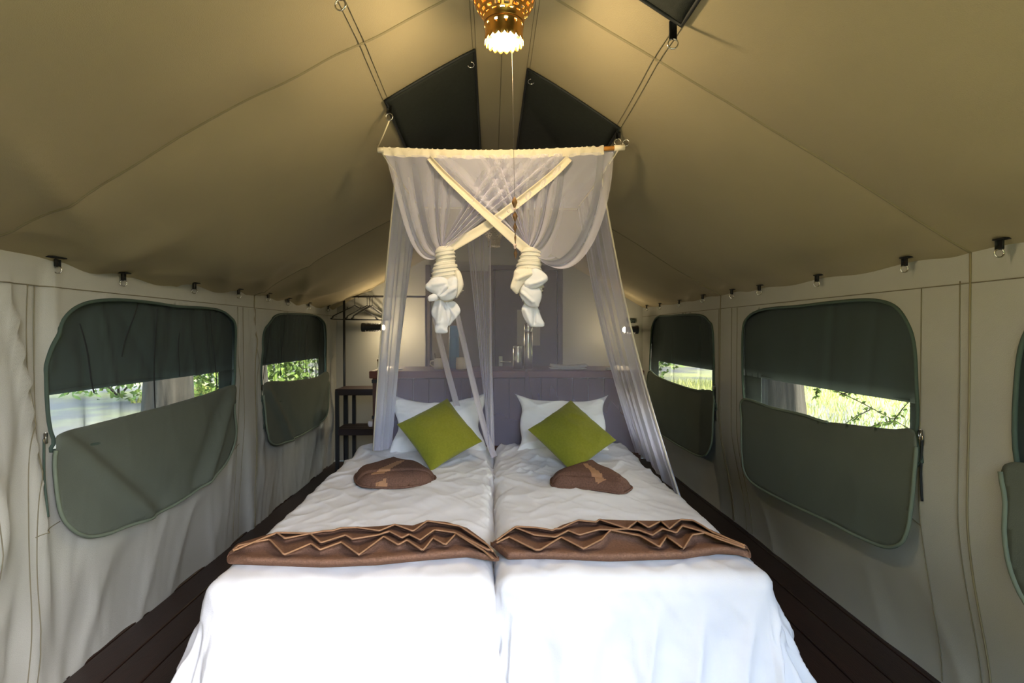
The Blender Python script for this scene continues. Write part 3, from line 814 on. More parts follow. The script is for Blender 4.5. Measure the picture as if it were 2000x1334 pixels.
# ------------------------------------------------------------------ beds
def bed(x0, x1, label):
    o = empty('bed', ((x0 + x1) / 2, 2.7, 0)); tag(o, label, 'bed', 'two single beds pushed together')
    b = MB(); b.box(x0 + .05, x1 - .05, 1.80, 3.70, .30, .505, .03); loc(b, o).build('mattress', M['mattress'], o)
    b = MB(); b.box(x0 + .06, x1 - .06, 1.82, 3.70, .12, .30, .01); loc(b, o).build('base', M['base'], o, sm=False)
    for x in (x0 + .12, x1 - .12):
        for y in (1.88, 3.62):
            b = MB(); b.lathe([(0, 0), (.022, 0), (.026, .12), (0, .12)], (x, y, 0), 12); loc(b, o).build('leg', M['black'], o)
    return o
bed(-.905, .0, 'left single bed under a white duvet, next to the left tent wall')
bed(.02, .925, 'right single bed under a white duvet, next to the right tent wall')

def duvet(x0, x1, y0, y1, over, label, seed, ztop=.53):
    """sheet draped over the mattress; over = overhang at (x0, x1, foot, head)"""
    r = .055
    ol, orr, of, oh = over
    st = .0105
    xs = np.arange(x0 - ol, x1 + orr + 1e-6, st); ys = np.arange(y0 - of, y1 + oh + 1e-6, st)
    X, Y = np.meshgrid(xs, ys, indexing='ij')
    cx0, cx1, cy0, cy1 = x0 + r, x1 - r, y0 + r, y1 - r
    cx = np.clip(X, cx0, cx1); cy = np.clip(Y, cy0, cy1)
    ex, ey = X - cx, Y - cy
    L = np.hypot(ex, ey); nx_ = np.where(L > 0, ex / (L + 1e-9), 0); ny_ = np.where(L > 0, ey / (L + 1e-9), 0)
    q = r * math.pi / 2
    phi = np.minimum(L / r, math.pi / 2)
    over_l = np.maximum(L - q, 0)
    out = r * np.sin(phi) + .27 * over_l
    dz = -r * (1 - np.cos(phi)) - .96 * over_l
    # loft of the quilt on top
    u = (X - x0) / (x1 - x0); v = (Y - y0) / (y1 - y0)
    loft = .020 * np.clip(1 - (2 * u - 1) ** 2, 0, 1) ** .6 * smooth(v, -.02, .12) + .022 * gauss(v - .97, .12)
    # wrinkles
    hang = smooth(over_l, .0, .16)
    w = .018 * fbm(X * 4, Y * 4, seed)
    w = w + .0130 * (ridge(X * 5 + Y * 4.2, Y * 1.8 - X * 1.8, seed + 3, 3) - .3) * (.35 + 1.0 * smooth(v, .3, .75))
    w = w + .0080 * (ridge(X * 11 - Y * 8, Y * 4 + X * 3, seed + 5, 3) - .3) * (.4 + 1.1 * smooth(v, .3, .75))
    w = w + .0045 * (ridge(X * 19 + Y * 15, Y * 8 - X * 6, seed + 7, 2) - .4)
    # pleats of the overhang: foot folds follow x, side folds follow y
    foot = np.abs(ny_) ; side = np.abs(nx_)
    def pleat(c, k): return ridge(c * 6.5 + over_l * 1.5, over_l * 1.2 + k, seed + 9, 2) - .4 + .4 * (ridge(c * 15 - over_l * 2, over_l * 1.5 + k, seed + 11, 2) - .4)
    wf, ws = foot ** 2, side ** 2
    pf = (wf * pleat(X, 0) + 1.4 * ws * pleat(Y, 7)) / (wf + ws + 1e-6)
    corner = np.minimum(foot, side) * 1.41
    amp = .032
    fold = amp * pf * hang
    th = np.arctan2(ey, ex)
    fold = fold + .030 * corner * hang * np.sin(th * 12) * smooth(over_l, .02, .3)
    nZ = np.cos(phi); nO = np.sin(phi)
    px = cx + nx_ * (out + nO * (w + loft * 0 + fold) ); py = cy + ny_ * (out + nO * (w + fold))
    pz = ztop + dz + nZ * (w + loft)
    # sheet hem line
    o = MB().grid(np.stack([px, py, pz], 2)).build('duvet', M['sheet'])
    solidify(o, .004, -1)
    tag(o, label, 'duvet', 'white duvets on the two beds')
    return o
duvet(-.915, .006, 1.70, 3.70, (.42, .20, .46, .03), 'white cotton duvet spread over the left bed', 100)
duvet(.016, .935, 1.70, 3.70, (.20, .42, .325, .03), 'white cotton duvet spread over the right bed, hem showing at the foot', 140)

# ------------------------------------------------------------------ pillows and cushions
def cushion_mesh(name, w, h, T, m, seed, n=44, pinch=.07, wr=.006, pw=.42):
    u = np.sin(np.linspace(-math.pi / 2, math.pi / 2, n)); U, V = np.meshgrid(u, u, indexing='ij')
    x = w / 2 * U * (1 - pinch * (1 - V ** 2) * np.abs(U)); y = h / 2 * V * (1 - pinch * (1 - U ** 2) * np.abs(V))
    core = np.clip((1 - U ** 2) * (1 - V ** 2), 0, 1) ** pw
    fr = wr * (ridge(U * 2.2 + V * 1.1, V * 1.5 - U, seed, 3) - .3 + 1.2 * fbm(U * 3, V * 3, seed + 1)) * np.clip(core * 3, 0, 1)
    edge = .006 * fbm(U * 4 + 7, V * 4, seed + 2) * (1 - core)
    if name == 'pillow': y = y + (V > 0) * V * .034 * (np.abs(U) ** 3 - .35 + .12 * np.sin(U * 4 + seed)) ; x = x + .012 * np.sin(V * 5 + seed) * U
    b = MB()
    b.grid(np.stack([x, y, T / 2 * core + fr + edge], 2)); b.grid(np.stack([x, y, -T / 2 * core - fr * .6 + edge], 2), True)
    return b.v, b.f
def frame_from(bottom, top, side_hint, normal_hint):
    pass
def place(name, vf, m, c, ex, ey, label, cat, group):
    ex = np.array(ex, float); ex /= np.linalg.norm(ex); ey = np.array(ey, float); ey = ey - ex * ex.dot(ey); ey /= np.linalg.norm(ey)
    ez = np.cross(ex, ey)
    o = mesh(name, vf[0], vf[1], m)
    mt = Matrix(((ex[0], ey[0], ez[0], c[0]), (ex[1], ey[1], ez[1], c[1]), (ex[2], ey[2], ez[2], c[2]), (0, 0, 0, 1)))
    o.matrix_world = mt
    tag(o, label, cat, group)
    return o
lean = lambda deg: (0, math.sin(math.radians(deg)), math.cos(math.radians(deg)))
for (xc, zc, sd, lb, ex, gr) in ((-.35, .715, 5, 'white pillow leaning on the headboard at the head of the left bed', (1, 0, .02), 0),
                                 (.475, .715, 8, 'white pillow leaning on the headboard at the head of the right bed', (1, 0, -.02), 0)):
    vf = cushion_mesh('pillow', .63, .38, .17, None, sd, 60, .13, .020, .40)
    place('pillow', vf, M['pillow'], (xc, 3.565, zc), ex, lean(24), lb, 'pillow', 'white pillows at the head of the beds')
# olive cushions stand on one corner
def diamond(L, T, R, B, yb, yt, sd, lb):
    Bp, Tp = at(*B, yb), at(*T, yt)
    ym = (yb + yt) / 2
    Lp, Rp = at(*L, ym - .02), at(*R, ym - .02)
    c = (Bp + Tp + Lp + Rp) / 4
    e1 = ((Tp - Lp) + (Rp - Bp)); e2 = ((Tp - Rp) + (Lp - Bp))
    w = np.linalg.norm(e1) / 2 * 1.03; h = np.linalg.norm(e2) / 2 * 1.03
    vf = cushion_mesh('cushion', w, h, .12, None, sd, 44, .05, .007, .45)
    n = np.cross(e1, e2)
    place('cushion', vf, M['olive'], c, e1, e2, lb, 'cushion', 'olive cushions on the beds')
diamond((770, 838), (869, 779), (944, 863), (850, 909), 3.07, 3.40, 31, 'olive green square cushion standing on its corner on the left bed')
diamond((1026, 849), (1113, 781), (1203, 862), (1127, 913), 3.05, 3.40, 37, 'olive green square cushion standing on its corner on the right bed')

# ------------------------------------------------------------------ towels
def bath_towel(fr_, back, E, lb, x0, x1, seed):
    o = empty('bath_towel', tuple(atz((x0 + x1) / 2, 1080, .56)))
    tag(o, lb, 'towel', 'brown bath towels across the foot of the beds')
    N = 170
    px = np.linspace(x0, x1, N)
    I = lambda P: np.interp(px, [p[0] for p in P], [p[1] for p in P])
    yF, yB = I(fr_), I(back)
    ed = [np.clip(I(e), yB + 1.0, yF - 3) for e in E]
    endf = np.clip(np.minimum(px - x0, x1 - px) / 40.0, 0, 1) ** .6
    Zt = .545
    rows = []
    def row(y, z): rows.append(np.array([atz(a, b_, zz) for a, b_, zz in zip(px, y, z)]))
    wob = fbm(px * .02, px * 0, seed)
    row(yF, Zt + 0 * px)
    row(yF - 4, Zt + .020 * endf)
    row(yF - 12 - 2 * wob, Zt + .038 * endf + .008 * wob)
    row(np.maximum(yF - 20 - 4 * wob, ed[0] + 4), Zt + .036 * endf)
    row(np.maximum(yF - 22 - 4 * wob, ed[0] + 3), Zt + .016 * endf)
    zl = .040
    for j, e in enumerate(ed):
        row(e + 1.6, Zt + (zl - .012) * endf)
        row(e + .3, Zt + (zl + .012) * endf)
        row(e - 1.0, Zt + (zl + .019) * endf)
        row(e - 4.0, Zt + (zl + .010) * endf)
        nxt = ed[j + 1] if j + 1 < len(ed) else yB
        row(np.maximum(e * .5 + nxt * .5, nxt + 4), Zt + (zl - .006) * endf)
        row(np.maximum(e * .25 + nxt * .75, nxt + 2.4), Zt + (zl - .022) * endf)
        zl += .002
    row(yB + .6, Zt + .022 * endf)
    row(yB, Zt - .004 + 0 * px)
    P = np.stack(rows, 1)
    b = MB().grid(P); loc(b, o)
    t = b.build('towel_body', M['terry'], o); subsurf(t, 1)
    for j, e in enumerate(ed):
        k = slice(4, N - 4)
        pts_ = np.array([atz(a, b_ - .4, Zt + .040 + .002 * j + .0185) for a, b_ in zip(px[k], e[k])])
        h = MB().tube(pts_, .0032, 6); loc(h, o); h.build('hem', M['hem_tan'], o)
    return o
def c4(L, ox): return [(p[0] / 3.636 + ox, p[1] / 3.636 + 1000) for p in L]
bath_towel(c4([(45, 350), (60, 370), (300, 380), (720, 395), (1100, 380), (1450, 345), (1750, 322), (1950, 352), (1985, 345)], 430),
           c4([(45, 330), (60, 290), (120, 225), (350, 155), (405, 145), (640, 150), (860, 112), (980, 105), (1130, 100), (1240, 85), (1370, 95), (1470, 60), (1600, 68), (1750, 110), (1880, 205), (1985, 340)], 430),
           [c4([(60, 300), (130, 240), (350, 195), (455, 305), (645, 225), (710, 270), (860, 215), (985, 305), (1160, 175), (1265, 235), (1325, 200), (1440, 275), (1510, 185), (1600, 235), (1675, 155), (1870, 275), (1950, 345)], 430),
            c4([(60, 290), (330, 180), (405, 150), (460, 190), (640, 155), (715, 220), (890, 165), (940, 195), (1120, 165), (1200, 138), (1290, 185), (1340, 160), (1420, 200), (1520, 128), (1665, 148), (1900, 270)], 430),
            c4([(60, 290), (400, 148), (800, 135), (860, 115), (980, 112), (1130, 135), (1240, 90), (1370, 138), (1470, 64), (1580, 82), (1700, 102), (1900, 235)], 430)],
           'crumpled brown bath towel laid across the foot of the left bed', 443, 975, 3)
bath_towel(c4([(30, 240), (90, 290), (150, 338), (400, 335), (880, 352), (1100, 345), (1400, 335), (1640, 300), (1780, 305), (1880, 330)], 950),
           c4([(30, 225), (130, 150), (210, 100), (350, 108), (470, 128), (540, 90), (650, 55), (700, 60), (780, 70), (800, 50), (1060, 60), (1240, 62), (1380, 50), (1470, 58), (1560, 110), (1760, 200), (1850, 240), (1880, 300)], 950),
           [c4([(40, 235), (160, 178), (350, 270), (380, 270), (530, 180), (690, 262), (820, 195), (880, 130), (1090, 170), (1230, 250), (1280, 175), (1400, 262), (1460, 165), (1550, 150), (1640, 190), (1850, 262)], 950),
            c4([(40, 225), (200, 110), (340, 165), (490, 180), (580, 133), (660, 165), (800, 126), (880, 128), (1000, 122), (1080, 130), (1180, 167), (1250, 120), (1350, 150), (1390, 100), (1550, 145), (1850, 250)], 950),
            c4([(40, 225), (210, 105), (520, 122), (650, 60), (780, 74), (800, 54), (1000, 120), (1070, 65), (1150, 112), (1240, 66), (1300, 120), (1380, 55), (1480, 62), (1600, 142), (1850, 245)], 950)],
           'crumpled brown bath towel laid across the foot of the right bed', 958, 1467, 5)

def hand_towel(outline, mid, bands, lb, seed):
    P = np.array([atz(x / 3.509 + 680, y / 3.509 + 880, .575) for x, y in outline])[:, :2]
    Mi = np.array([atz(x / 3.509 + 680, y / 3.509 + 880, .585) for x, y in mid])[:, :2]
    poly = catmull(P, 4)
    c = P.mean(0)
    o = empty('hand_towel', (float(c[0]), float(c[1]), .56))
    tag(o, lb, 'towel', 'folded brown hand towels below the cushions')
    X, Y, f = clip_grid(poly[:, 0].min() - .01, poly[:, 0].max() + .01, poly[:, 1].min() - .01, poly[:, 1].max() + .01, .0085, poly)
    sd, _, _ = poly_sd(X, Y, poly)
    dm = np.full(X.shape, 9.0)
    for a, b_ in zip(Mi[:-1], Mi[1:]): dm = np.minimum(dm, segdist(X, Y, *a, *b_))
    d = np.clip(-sd, 0, None)
    h = .066 * (1 - np.exp(-d / .026)) - .030 * gauss(dm, .010) + .006 * fbm(X * 14, Y * 14, seed)
    base = .553
    # woven tan bands run across both folds
    B0 = np.array([[atz(x / 3.509 + 680, y / 3.509 + 880, .60)[:2] for x, y in q] for q in bands])
    inb = np.zeros(X.shape, bool)
    for q in B0: inb |= poly_sd(X, Y, q)[0] < 0
    Vt = np.stack([X - c[0], Y - c[1], base + h - .56], 1)
    me = mesh('towel_body', Vt, f, M['terry_dark'], o)
    me.data.materials.append(M['hem_tan'])
    for p in me.data.polygons:
        if sum(inb[i] for i in p.vertices) >= 3: p.material_index = 1
    # rolled rim that closes the fold at the bed
    MB().tube(np.stack([poly[:, 0] - c[0], poly[:, 1] - c[1], np.full(len(poly), base - .56 + .004)], 1), .006, 6, closed=True).build('rolled_edge', M['terry_dark'], o)
    return o
hand_towel([(45, 170), (60, 135), (150, 110), (270, 75), (330, 67), (410, 85), (500, 100), (580, 145), (598, 165), (560, 200), (400, 226), (300, 232), (140, 226), (70, 208)],
           [(45, 180), (250, 178), (450, 170), (597, 160)],
           [[(150, 175), (250, 177), (400, 85), (330, 95)], [(180, 188), (260, 186), (310, 232), (210, 232)]],
           'folded brown hand towel with tan stripes on the left bed below the cushion', 61)
hand_towel([(1390, 190), (1400, 165), (1480, 135), (1580, 105), (1650, 87), (1700, 88), (1760, 125), (1850, 160), (1920, 210), (1945, 232), (1900, 262), (1860, 268), (1740, 250), (1600, 235), (1440, 230), (1395, 212)],
           [(1400, 190), (1550, 195), (1750, 210), (1930, 245)],
           [[(1600, 110), (1640, 108), (1775, 208), (1690, 204)], [(1700, 215), (1830, 232), (1850, 268), (1740, 252)]],
           'folded brown hand towel with tan stripes on the right bed below the cushion', 67)

# ------------------------------------------------------------------ mosquito net
NY, NYB = 2.28, 3.36
rodL, rodR = at(738, 293, NY), at(1220, 288, NY)
net = empty('mosquito_net', (0.05, 2.9, .55)); NO = np.array(net.location)
tag(net, 'white mosquito net hung from a rod over the beds, front tied in two knots', 'mosquito net')
def nb(b, name, m):
    b.v = [tuple(np.array(p) - NO) for p in b.v]; return b.build(name, m, net)
sag = lambda t: -.018 * math.sin(math.pi * t)
rp = [rodL + (rodR - rodL) * t + [0, 0, sag(t)] for t in np.linspace(0, 1, 24)]
rp_ = np.array(rp)
rr = .0105 + .0016 * np.array([vnoise(t * 60, 3, 5) for t in np.linspace(0, 1, 24)])
nb(MB().tube(rp_[1:-3], .0125, 10), 'rod_sleeve', M['rod'])
nb(MB().tube(rp_[-4:-1], .0095, 10), 'rod', M['rod_wood'])
nb(MB().tube(rp_[-2:], .012, 10), 'rod_cap', M['rod']); nb(MB().tube(rp_[:2], .012, 10), 'rod_cap', M['rod'])
for R_, e in ((RL, rodL), (RR, rodR)):
    nb(MB().tube([R_, (np.array(R_) * .5 + (e + [0, 0, .012]) * .5) + [0, -.002, -.004], e + [0, 0, .012]], .0028, 6), 'cord', M['cord'])
ring(rodR + [.004, 0, .022], .013, .002, (.3, 1, 0)); 
rb = ring(rodR + [.006, 0, .020], .013, .002, (.3, 1, 0)); nb(rb, 'ring', M['steel'])
# sleeve ruffle
u = np.linspace(0, 1, 160)
base = np.array([np.interp(u, np.linspace(0, 1, 24), rp_[:, k]) for k in range(3)]).T
ruf = [base + np.stack([0 * u, -.013 + 0 * u, .008 + .004 * np.sin(u * 230 + 3 * np.sin(u * 31))], 1) * 1.0, base + np.stack([0 * u, -.014 + .003 * np.sin(u * 160), -.010 + 0 * u], 1), base + np.stack([.002 * np.sin(u * 140), -.008 + .006 * np.sin(u * 120 + 2), -.026 + .002 * np.sin(u * 47)], 1)]
sl_ = slice(4, 146)
nb(MB().grid(np.stack([r_[sl_] for r_ in ruf], 1)), 'rod_ruffle', M['band'])
# top panel between front rod and back rod
zb = 2.105; bl, br = np.array([rodL[0] + .03, NYB, zb]), np.array([rodR[0] - .03, NYB, zb])
nb(MB().tube([bl, br], .008, 8), 'back_rod', M['band'])
g = []
for t in np.linspace(0, 1, 26):
    a = rp_[0] + [.02, 0, -.012]; b_ = rp_[-1] + [-.03, 0, -.012]
    row = []
    for s in np.linspace(0, 1, 60):
        f_ = a + (b_ - a) * s + [0, 0, sag(s)]; k_ = bl + (br - bl) * s
        p = f_ + (k_ - f_) * t
        p = p + [0, 0, -.035 * math.sin(math.pi * t) * math.sin(math.pi * s) ** .5 + .004 * math.sin(s * 70 + t * 9) * math.sin(math.pi * t)]
        row.append(p)
    g.append(row)
nb(MB().grid(np.array(g)), 'top_panel', M['net'])
# side cords of the top panel
for e, k_ in ((rp_[0] + [.02, 0, -.014], bl), (rp_[-1] + [-.03, 0, -.014], br)):
    nb(MB().tube([e, (e + k_) / 2 + [0, 0, -.01], k_], .0045, 6), 'top_hem', M['band'])

def drape(top, bot, name, m, nf, amp_t, amp_b, dirv, ns=150, nt=60, sway=0.0, seed=0, curve=None):
    """cloth hanging from polyline `top` to polyline `bot`, with nf vertical folds pushed along dirv"""
    s = np.linspace(0, 1, ns); t = np.linspace(0, 1, nt)
    def pl3(P):
        P = np.array(P, float); d = np.concatenate([[0], np.cumsum(np.linalg.norm(np.diff(P, axis=0), axis=1))]); d /= d[-1]
        return np.array([np.interp(s, d, P[:, k]) for k in range(3)]).T
    A, B = pl3(top), pl3(bot)
    tt = t[:, None, None]
    P = A[None] * (1 - tt) + B[None] * tt
    if curve is not None: P = P + np.array(curve)[None, None] * (np.sin(np.pi * tt) * 1.0)
    ph = s * nf * 2 * math.pi + 2.2 * np.sin(s * 9 + seed) + 1.3 * np.sin(s * 23 + seed * 2)
    env = .35 + .65 * vnoise(s * nf * .6, s * 0 + seed, 7 + seed)
    amp = amp_t + (amp_b - amp_t) * t[:, None]
    wv = np.sin(ph[None, :] + .5 * np.sin(t[:, None] * 3 + seed)) * env[None, :]
    P = P + (amp * wv)[..., None] * np.array(dirv, float)[None, None]
    P = P + (.4 * amp * np.cos(ph[None, :] * 1.0) * env[None, :])[..., None] * np.array([dirv[1], -dirv[0], 0])[None, None]
    return nb(MB().grid(P), name, m), P
# back curtain, in front of the headboard
_, PB = drape([bl, br], [(-.80, 3.66, .56), (-.3, 3.72, .56), (.1, 3.72, .54), (.6, 3.72, .56), (1.0, 3.66, .50)], 'back_curtain', M['net_back'], 5, .004, .009, (0, 1, 0), 220, 60, seed=2)
# left side curtain
sl0 = np.array([rodL[0] + .02, 2.62, 2.10])
_, PL = drape([sl0, bl], [(-.735, 3.36, .595), (-.70, 3.45, .575), (-.665, 3.55, .57), (-.72, 3.66, .57)], 'side_curtain', M['net_dense'], 4, .008, .016, (1, .3, 0), 90, 60, seed=4, curve=(.0, -.02, -.0))
nb(MB().tube(PL[:, 0, :], .004, 6), 'curtain_hem', M['band'])
# right side curtain, flaring out past the bed side
sr0 = np.array([rodR[0] - .02, 2.66, 2.11])
_, PR = drape([sr0, br], [(1.045, 2.90, .40), (1.00, 3.05, .47), (.985, 3.3, .52), (.985, 3.66, .52)], 'side_curtain', M['net_side'], 7, .008, .022, (1, -.25, 0), 180, 60, seed=6, curve=(-.035, 0, -.02))
nb(MB().tube(PR[:, 0, :], .0045, 6), 'curtain_hem', M['band'])

# front curtains, gathered to the two knots
KY = NY - .02
def front(xa, xb, K, pouch, outer, name, seed, nf):
    """xa..xb along the rod in pixels of the photo's rod line; pouch = control points of the slack outer edge"""
    ns, nt_ = 190, 60
    s = np.linspace(0, 1, ns)
    T = np.array([at(x, 302 - 6 * (x - 750) / 450.0 + 4 * math.sin(math.pi * (x - 738) / 482.0), NY - .012) for x in xa + (xb - xa) * s])
    Kp = at(*K, KY)
    w = np.clip(1 - s / .55, 0, 1) ** 1.3 if outer == 0 else np.clip(1 - (1 - s) / .55, 0, 1) ** 1.3
    Pa, Pb = at(*pouch[0], NY - .01), at(*pouch[1], NY - .03)
    t = np.linspace(0, 1, nt_)[:, None, None]
    C1 = T + (Kp - T) / 3; C2 = T + (Kp - T) * 2 / 3
    C1 = C1 + w[:, None] * (Pa - (T[0 if outer == 0 else -1] * 2 / 3 + Kp / 3)); C2 = C2 + w[:, None] * (Pb - (T[0 if outer == 0 else -1] / 3 + Kp * 2 / 3))
    P = (1 - t) ** 3 * T[None] + 3 * (1 - t) ** 2 * t * C1[None] + 3 * (1 - t) * t ** 2 * C2[None] + t ** 3 * Kp[None]
    tt = t[..., 0]
    ph = s * nf * 2 * math.pi + 2.5 * np.sin(s * 8 + seed) + 1.2 * np.sin(s * 19)
    env = .3 + .7 * vnoise(s * 14, s * 0, seed)
    amp = (.005 + .020 * np.sin(np.pi * np.clip(tt, 0, 1)) ** .8 + .008 * tt)
    d = amp * np.sin(ph)[None] * env[None]
    P[..., 1] += d
    P[..., 0] += .35 * amp * np.cos(ph)[None] * env[None] * (1 - tt)
    # the gather spreads round the knot's neck
    ang = s * math.pi * 1.6
    P[..., 0] += (tt ** 3) * .020 * np.cos(ang)[None]; P[..., 1] += (tt ** 3) * .018 * np.sin(ang)[None]
    return nb(MB().grid(P), name, M['net']), P
_, PFl = front(752, 1112, (866, 490), ((786, 410), (800, 560)), 0, 'front_curtain', 12, 8)
_, PFr = front(838, 1198, (1036, 493), ((1196, 430), (1130, 600)), 1, 'front_curtain', 15, 9)
def ribbon(px, w0, w1, name, m, Ys, n=40, tw=0.0):
    c = catmull(np.array(px, float), 10, False)
    t = np.linspace(0, 1, len(c)); Yv = np.interp(t, np.linspace(0, 1, len(Ys)), Ys)
    d = np.gradient(c, axis=0); d /= np.linalg.norm(d, axis=1)[:, None]; nn = np.stack([-d[:, 1], d[:, 0]], 1)
    w = w0 + (w1 - w0) * t
    rows = []
    for q in np.linspace(-1, 1, 7):
        rows.append(np.array([at(p[0] + n_[0] * ww * q, p[1] + n_[1] * ww * q, y + .006 * math.cos(q * 2.6) + .004 * math.sin(6 * tq + q * 2)) for p, n_, ww, y, tq in zip(c, nn, w, Yv, t)]))
    o = nb(MB().grid(np.stack(rows, 0)), name, m); solidify(o, .0015)
    return o
ribbon([(1112, 309), (1075, 345), (1000, 405), (940, 448), (872, 487)], 7, 10, 'front_hem', M['band'], [NY - .02, NY - .03, NY - .03, KY])
ribbon([(838, 308), (872, 345), (930, 400), (985, 450), (1030, 490)], 5, 10, 'front_hem', M['band'], [NY - .025, NY - .045, NY - .05, KY - .01])
# long hems of the net that hang behind the knots
ribbon([(848, 610), (858, 660), (873, 720), (893, 795)], 5, 6, 'net_hem', M['net_hem'], [3.30, 3.40, 3.50, 3.56])
ribbon([(893, 615), (908, 680), (928, 765), (950, 850), (966, 893)], 5, 6, 'net_hem', M['net_hem'], [3.0, 3.15, 3.25, 3.32, 3.34])
ribbon([(957, 470), (958, 600), (959, 720), (961, 800), (963, 893)], 1.0, 3.5, 'net_hem', M['net_hem'], [3.36, 3.42, 3.44, 3.42, 3.40])
# loose fold of net between those hems
A0 = [at(905, 412, NYB - .01), at(930, 412, NYB - .01), at(957, 412, NYB - .01)]; B0 = [at(952, 850, 3.30), at(958, 893, 3.34), at(964, 895, 3.38)]
drape(A0, B0, 'net_fold', M['net'], 2, .006, .012, (0, 1, 0), 40, 40, seed=9)

# knots
def knot(rows_px, name, m, seed):
    """twisted cloth: stacked wraps around a wandering axis; rows = (y px, centre x px, half width px)"""
    R = np.array(rows_px, float); n = 110; k = 64
    y = np.linspace(R[0, 0], R[-1, 0], n)
    cx = np.interp(y, R[:, 0], R[:, 1]); hw = np.interp(y, R[:, 0], R[:, 2])
    mpp = NY / F_PX
    P = np.zeros((n, k + 1, 3))
    for i in range(n):
        c = at(cx[i], y[i], KY)
        a = np.linspace(0, 2 * math.pi, k + 1)
        tw = a * 1.0 + y[i] * .05
        r = hw[i] * mpp * (1 + .10 * np.sin(3 * a + y[i] * .11 + seed) * .6 + .06 * np.sin(y[i] * .75 + a * 1.0 + seed) + .05 * np.sin(y[i] * 1.7 + 2 * a))
        P[i, :, 0] = c[0] + r * np.cos(a); P[i, :, 1] = c[1] + .85 * r * np.sin(a); P[i, :, 2] = c[2] + .006 * np.sin(a + seed) * (hw[i] / 25)
    P[:, -1] = P[:, 0]
    return nb(MB().grid(P), name, m)
def petal(outline, depth, bulge, creases, name, m, seed, tilt=0.0):
    """curved lobe of cloth: outline in photo pixels at the knot's distance, real thickness, domed towards the room"""
    poly = catmull(outline, 5)
    X, Y, f = clip_grid(poly[:, 0].min() - 2, poly[:, 0].max() + 2, poly[:, 1].min() - 2, poly[:, 1].max() + 2, 1.5, poly)
    sd, _, _ = poly_sd(X, Y, poly)
    d = np.clip(-sd, 0, None)
    h = bulge * (1 - np.exp(-d / 9.0)) + .006 * fbm(X * .07, Y * .07, seed) + tilt * (Y - Y.mean())
    for (ax, ay, bx, by, wd, am) in creases: h = h + am * gauss(segdist(X, Y, ax, ay, bx, by), wd)
    V = np.array([at(a, b_, KY - depth - hh) for a, b_, hh in zip(X, Y, h)])
    b = MB().add(V, f); o = nb(b, name, m); solidify(o, .003); return o
knot([(481, 869, 10), (486, 869, 17), (496, 870, 19), (508, 870, 18), (513, 868, 19), (518, 868, 22), (535, 870, 25), (548, 870, 26), (560, 872, 30), (572, 872, 29), (582, 868, 22), (590, 866, 14), (600, 866, 8)], 'knot', M['knot'], 1)
petal([(836, 552), (845, 543), (862, 541), (876, 548), (878, 562), (868, 572), (856, 580), (846, 573), (834, 566), (831, 558)], .050, .020, [(846, 556, 870, 552, 3, .008), (856, 580, 872, 560, 3, .010)], 'knot_loop', M['tail'], 3)
petal([(872, 548), (885, 540), (893, 545), (893, 572), (886, 583), (872, 587), (860, 584), (858, 576), (872, 566)], .052, .018, [(860, 580, 890, 562, 3, .012)], 'knot_loop', M['tail'], 5)
petal([(888, 532), (898, 530), (905, 556), (898, 574), (890, 582), (889, 560)], .030, .020, [], 'knot_loop', M['knot'], 6)
petal([(836, 580), (846, 574), (856, 576), (856, 584), (846, 588), (838, 588)], .052, .012, [], 'knot_loop', M['tail'], 7)
petal([(852, 585), (862, 582), (874, 590), (880, 606), (880, 622), (874, 640), (873, 650), (858, 651), (850, 648), (850, 628), (843, 614), (845, 598)], .020, .020, [(860, 590, 855, 630, 4, .014), (870, 590, 872, 640, 3, -.010)], 'knot_tail', M['tail'], 8)
petal([(866, 586), (884, 588), (893, 594), (899, 606), (897, 613), (886, 626), (876, 636), (876, 610)], .010, .016, [(872, 592, 892, 622, 3, .010)], 'knot_tail', M['tail'], 9)
knot([(484, 1036, 10), (489, 1036, 18), (498, 1036, 19), (508, 1035, 20), (513, 1035, 22), (524, 1034, 24), (540, 1033, 26), (556, 1033, 27), (572, 1035, 23), (584, 1037, 17), (596, 1037, 13), (606, 1038, 8)], 'knot', M['knot'], 4)
petal([(1003, 540), (1006, 528), (1022, 524), (1042, 526), (1046, 540), (1030, 548), (1018, 560), (1010, 574), (1000, 566), (997, 560)], .050, .018, [(1010, 545, 1036, 535, 3, .008)], 'knot_loop', M['knot'], 13)
petal([(1040, 525), (1052, 526), (1066, 536), (1070, 545), (1064, 553), (1054, 560), (1042, 564), (1028, 562), (1024, 552), (1032, 542)], .054, .016, [(1036, 556, 1060, 548, 3, .010)], 'knot_loop', M['tail'], 14)
petal([(1022, 556), (1046, 560), (1056, 566), (1058, 580), (1053, 594), (1050, 600), (1034, 598), (1024, 590), (1016, 576)], .046, .020, [(1020, 572, 1040, 590, 3, .012)], 'knot_loop', M['tail'], 15)
petal([(1028, 590), (1038, 586), (1048, 596), (1052, 606), (1058, 622), (1063, 632), (1060, 638), (1044, 639), (1034, 636), (1024, 622), (1019, 606), (1022, 596)], .022, .020, [(1044, 594, 1044, 630, 3.5, -.014), (1026, 606, 1036, 632, 3, .008)], 'knot_tail', M['tail'], 16)

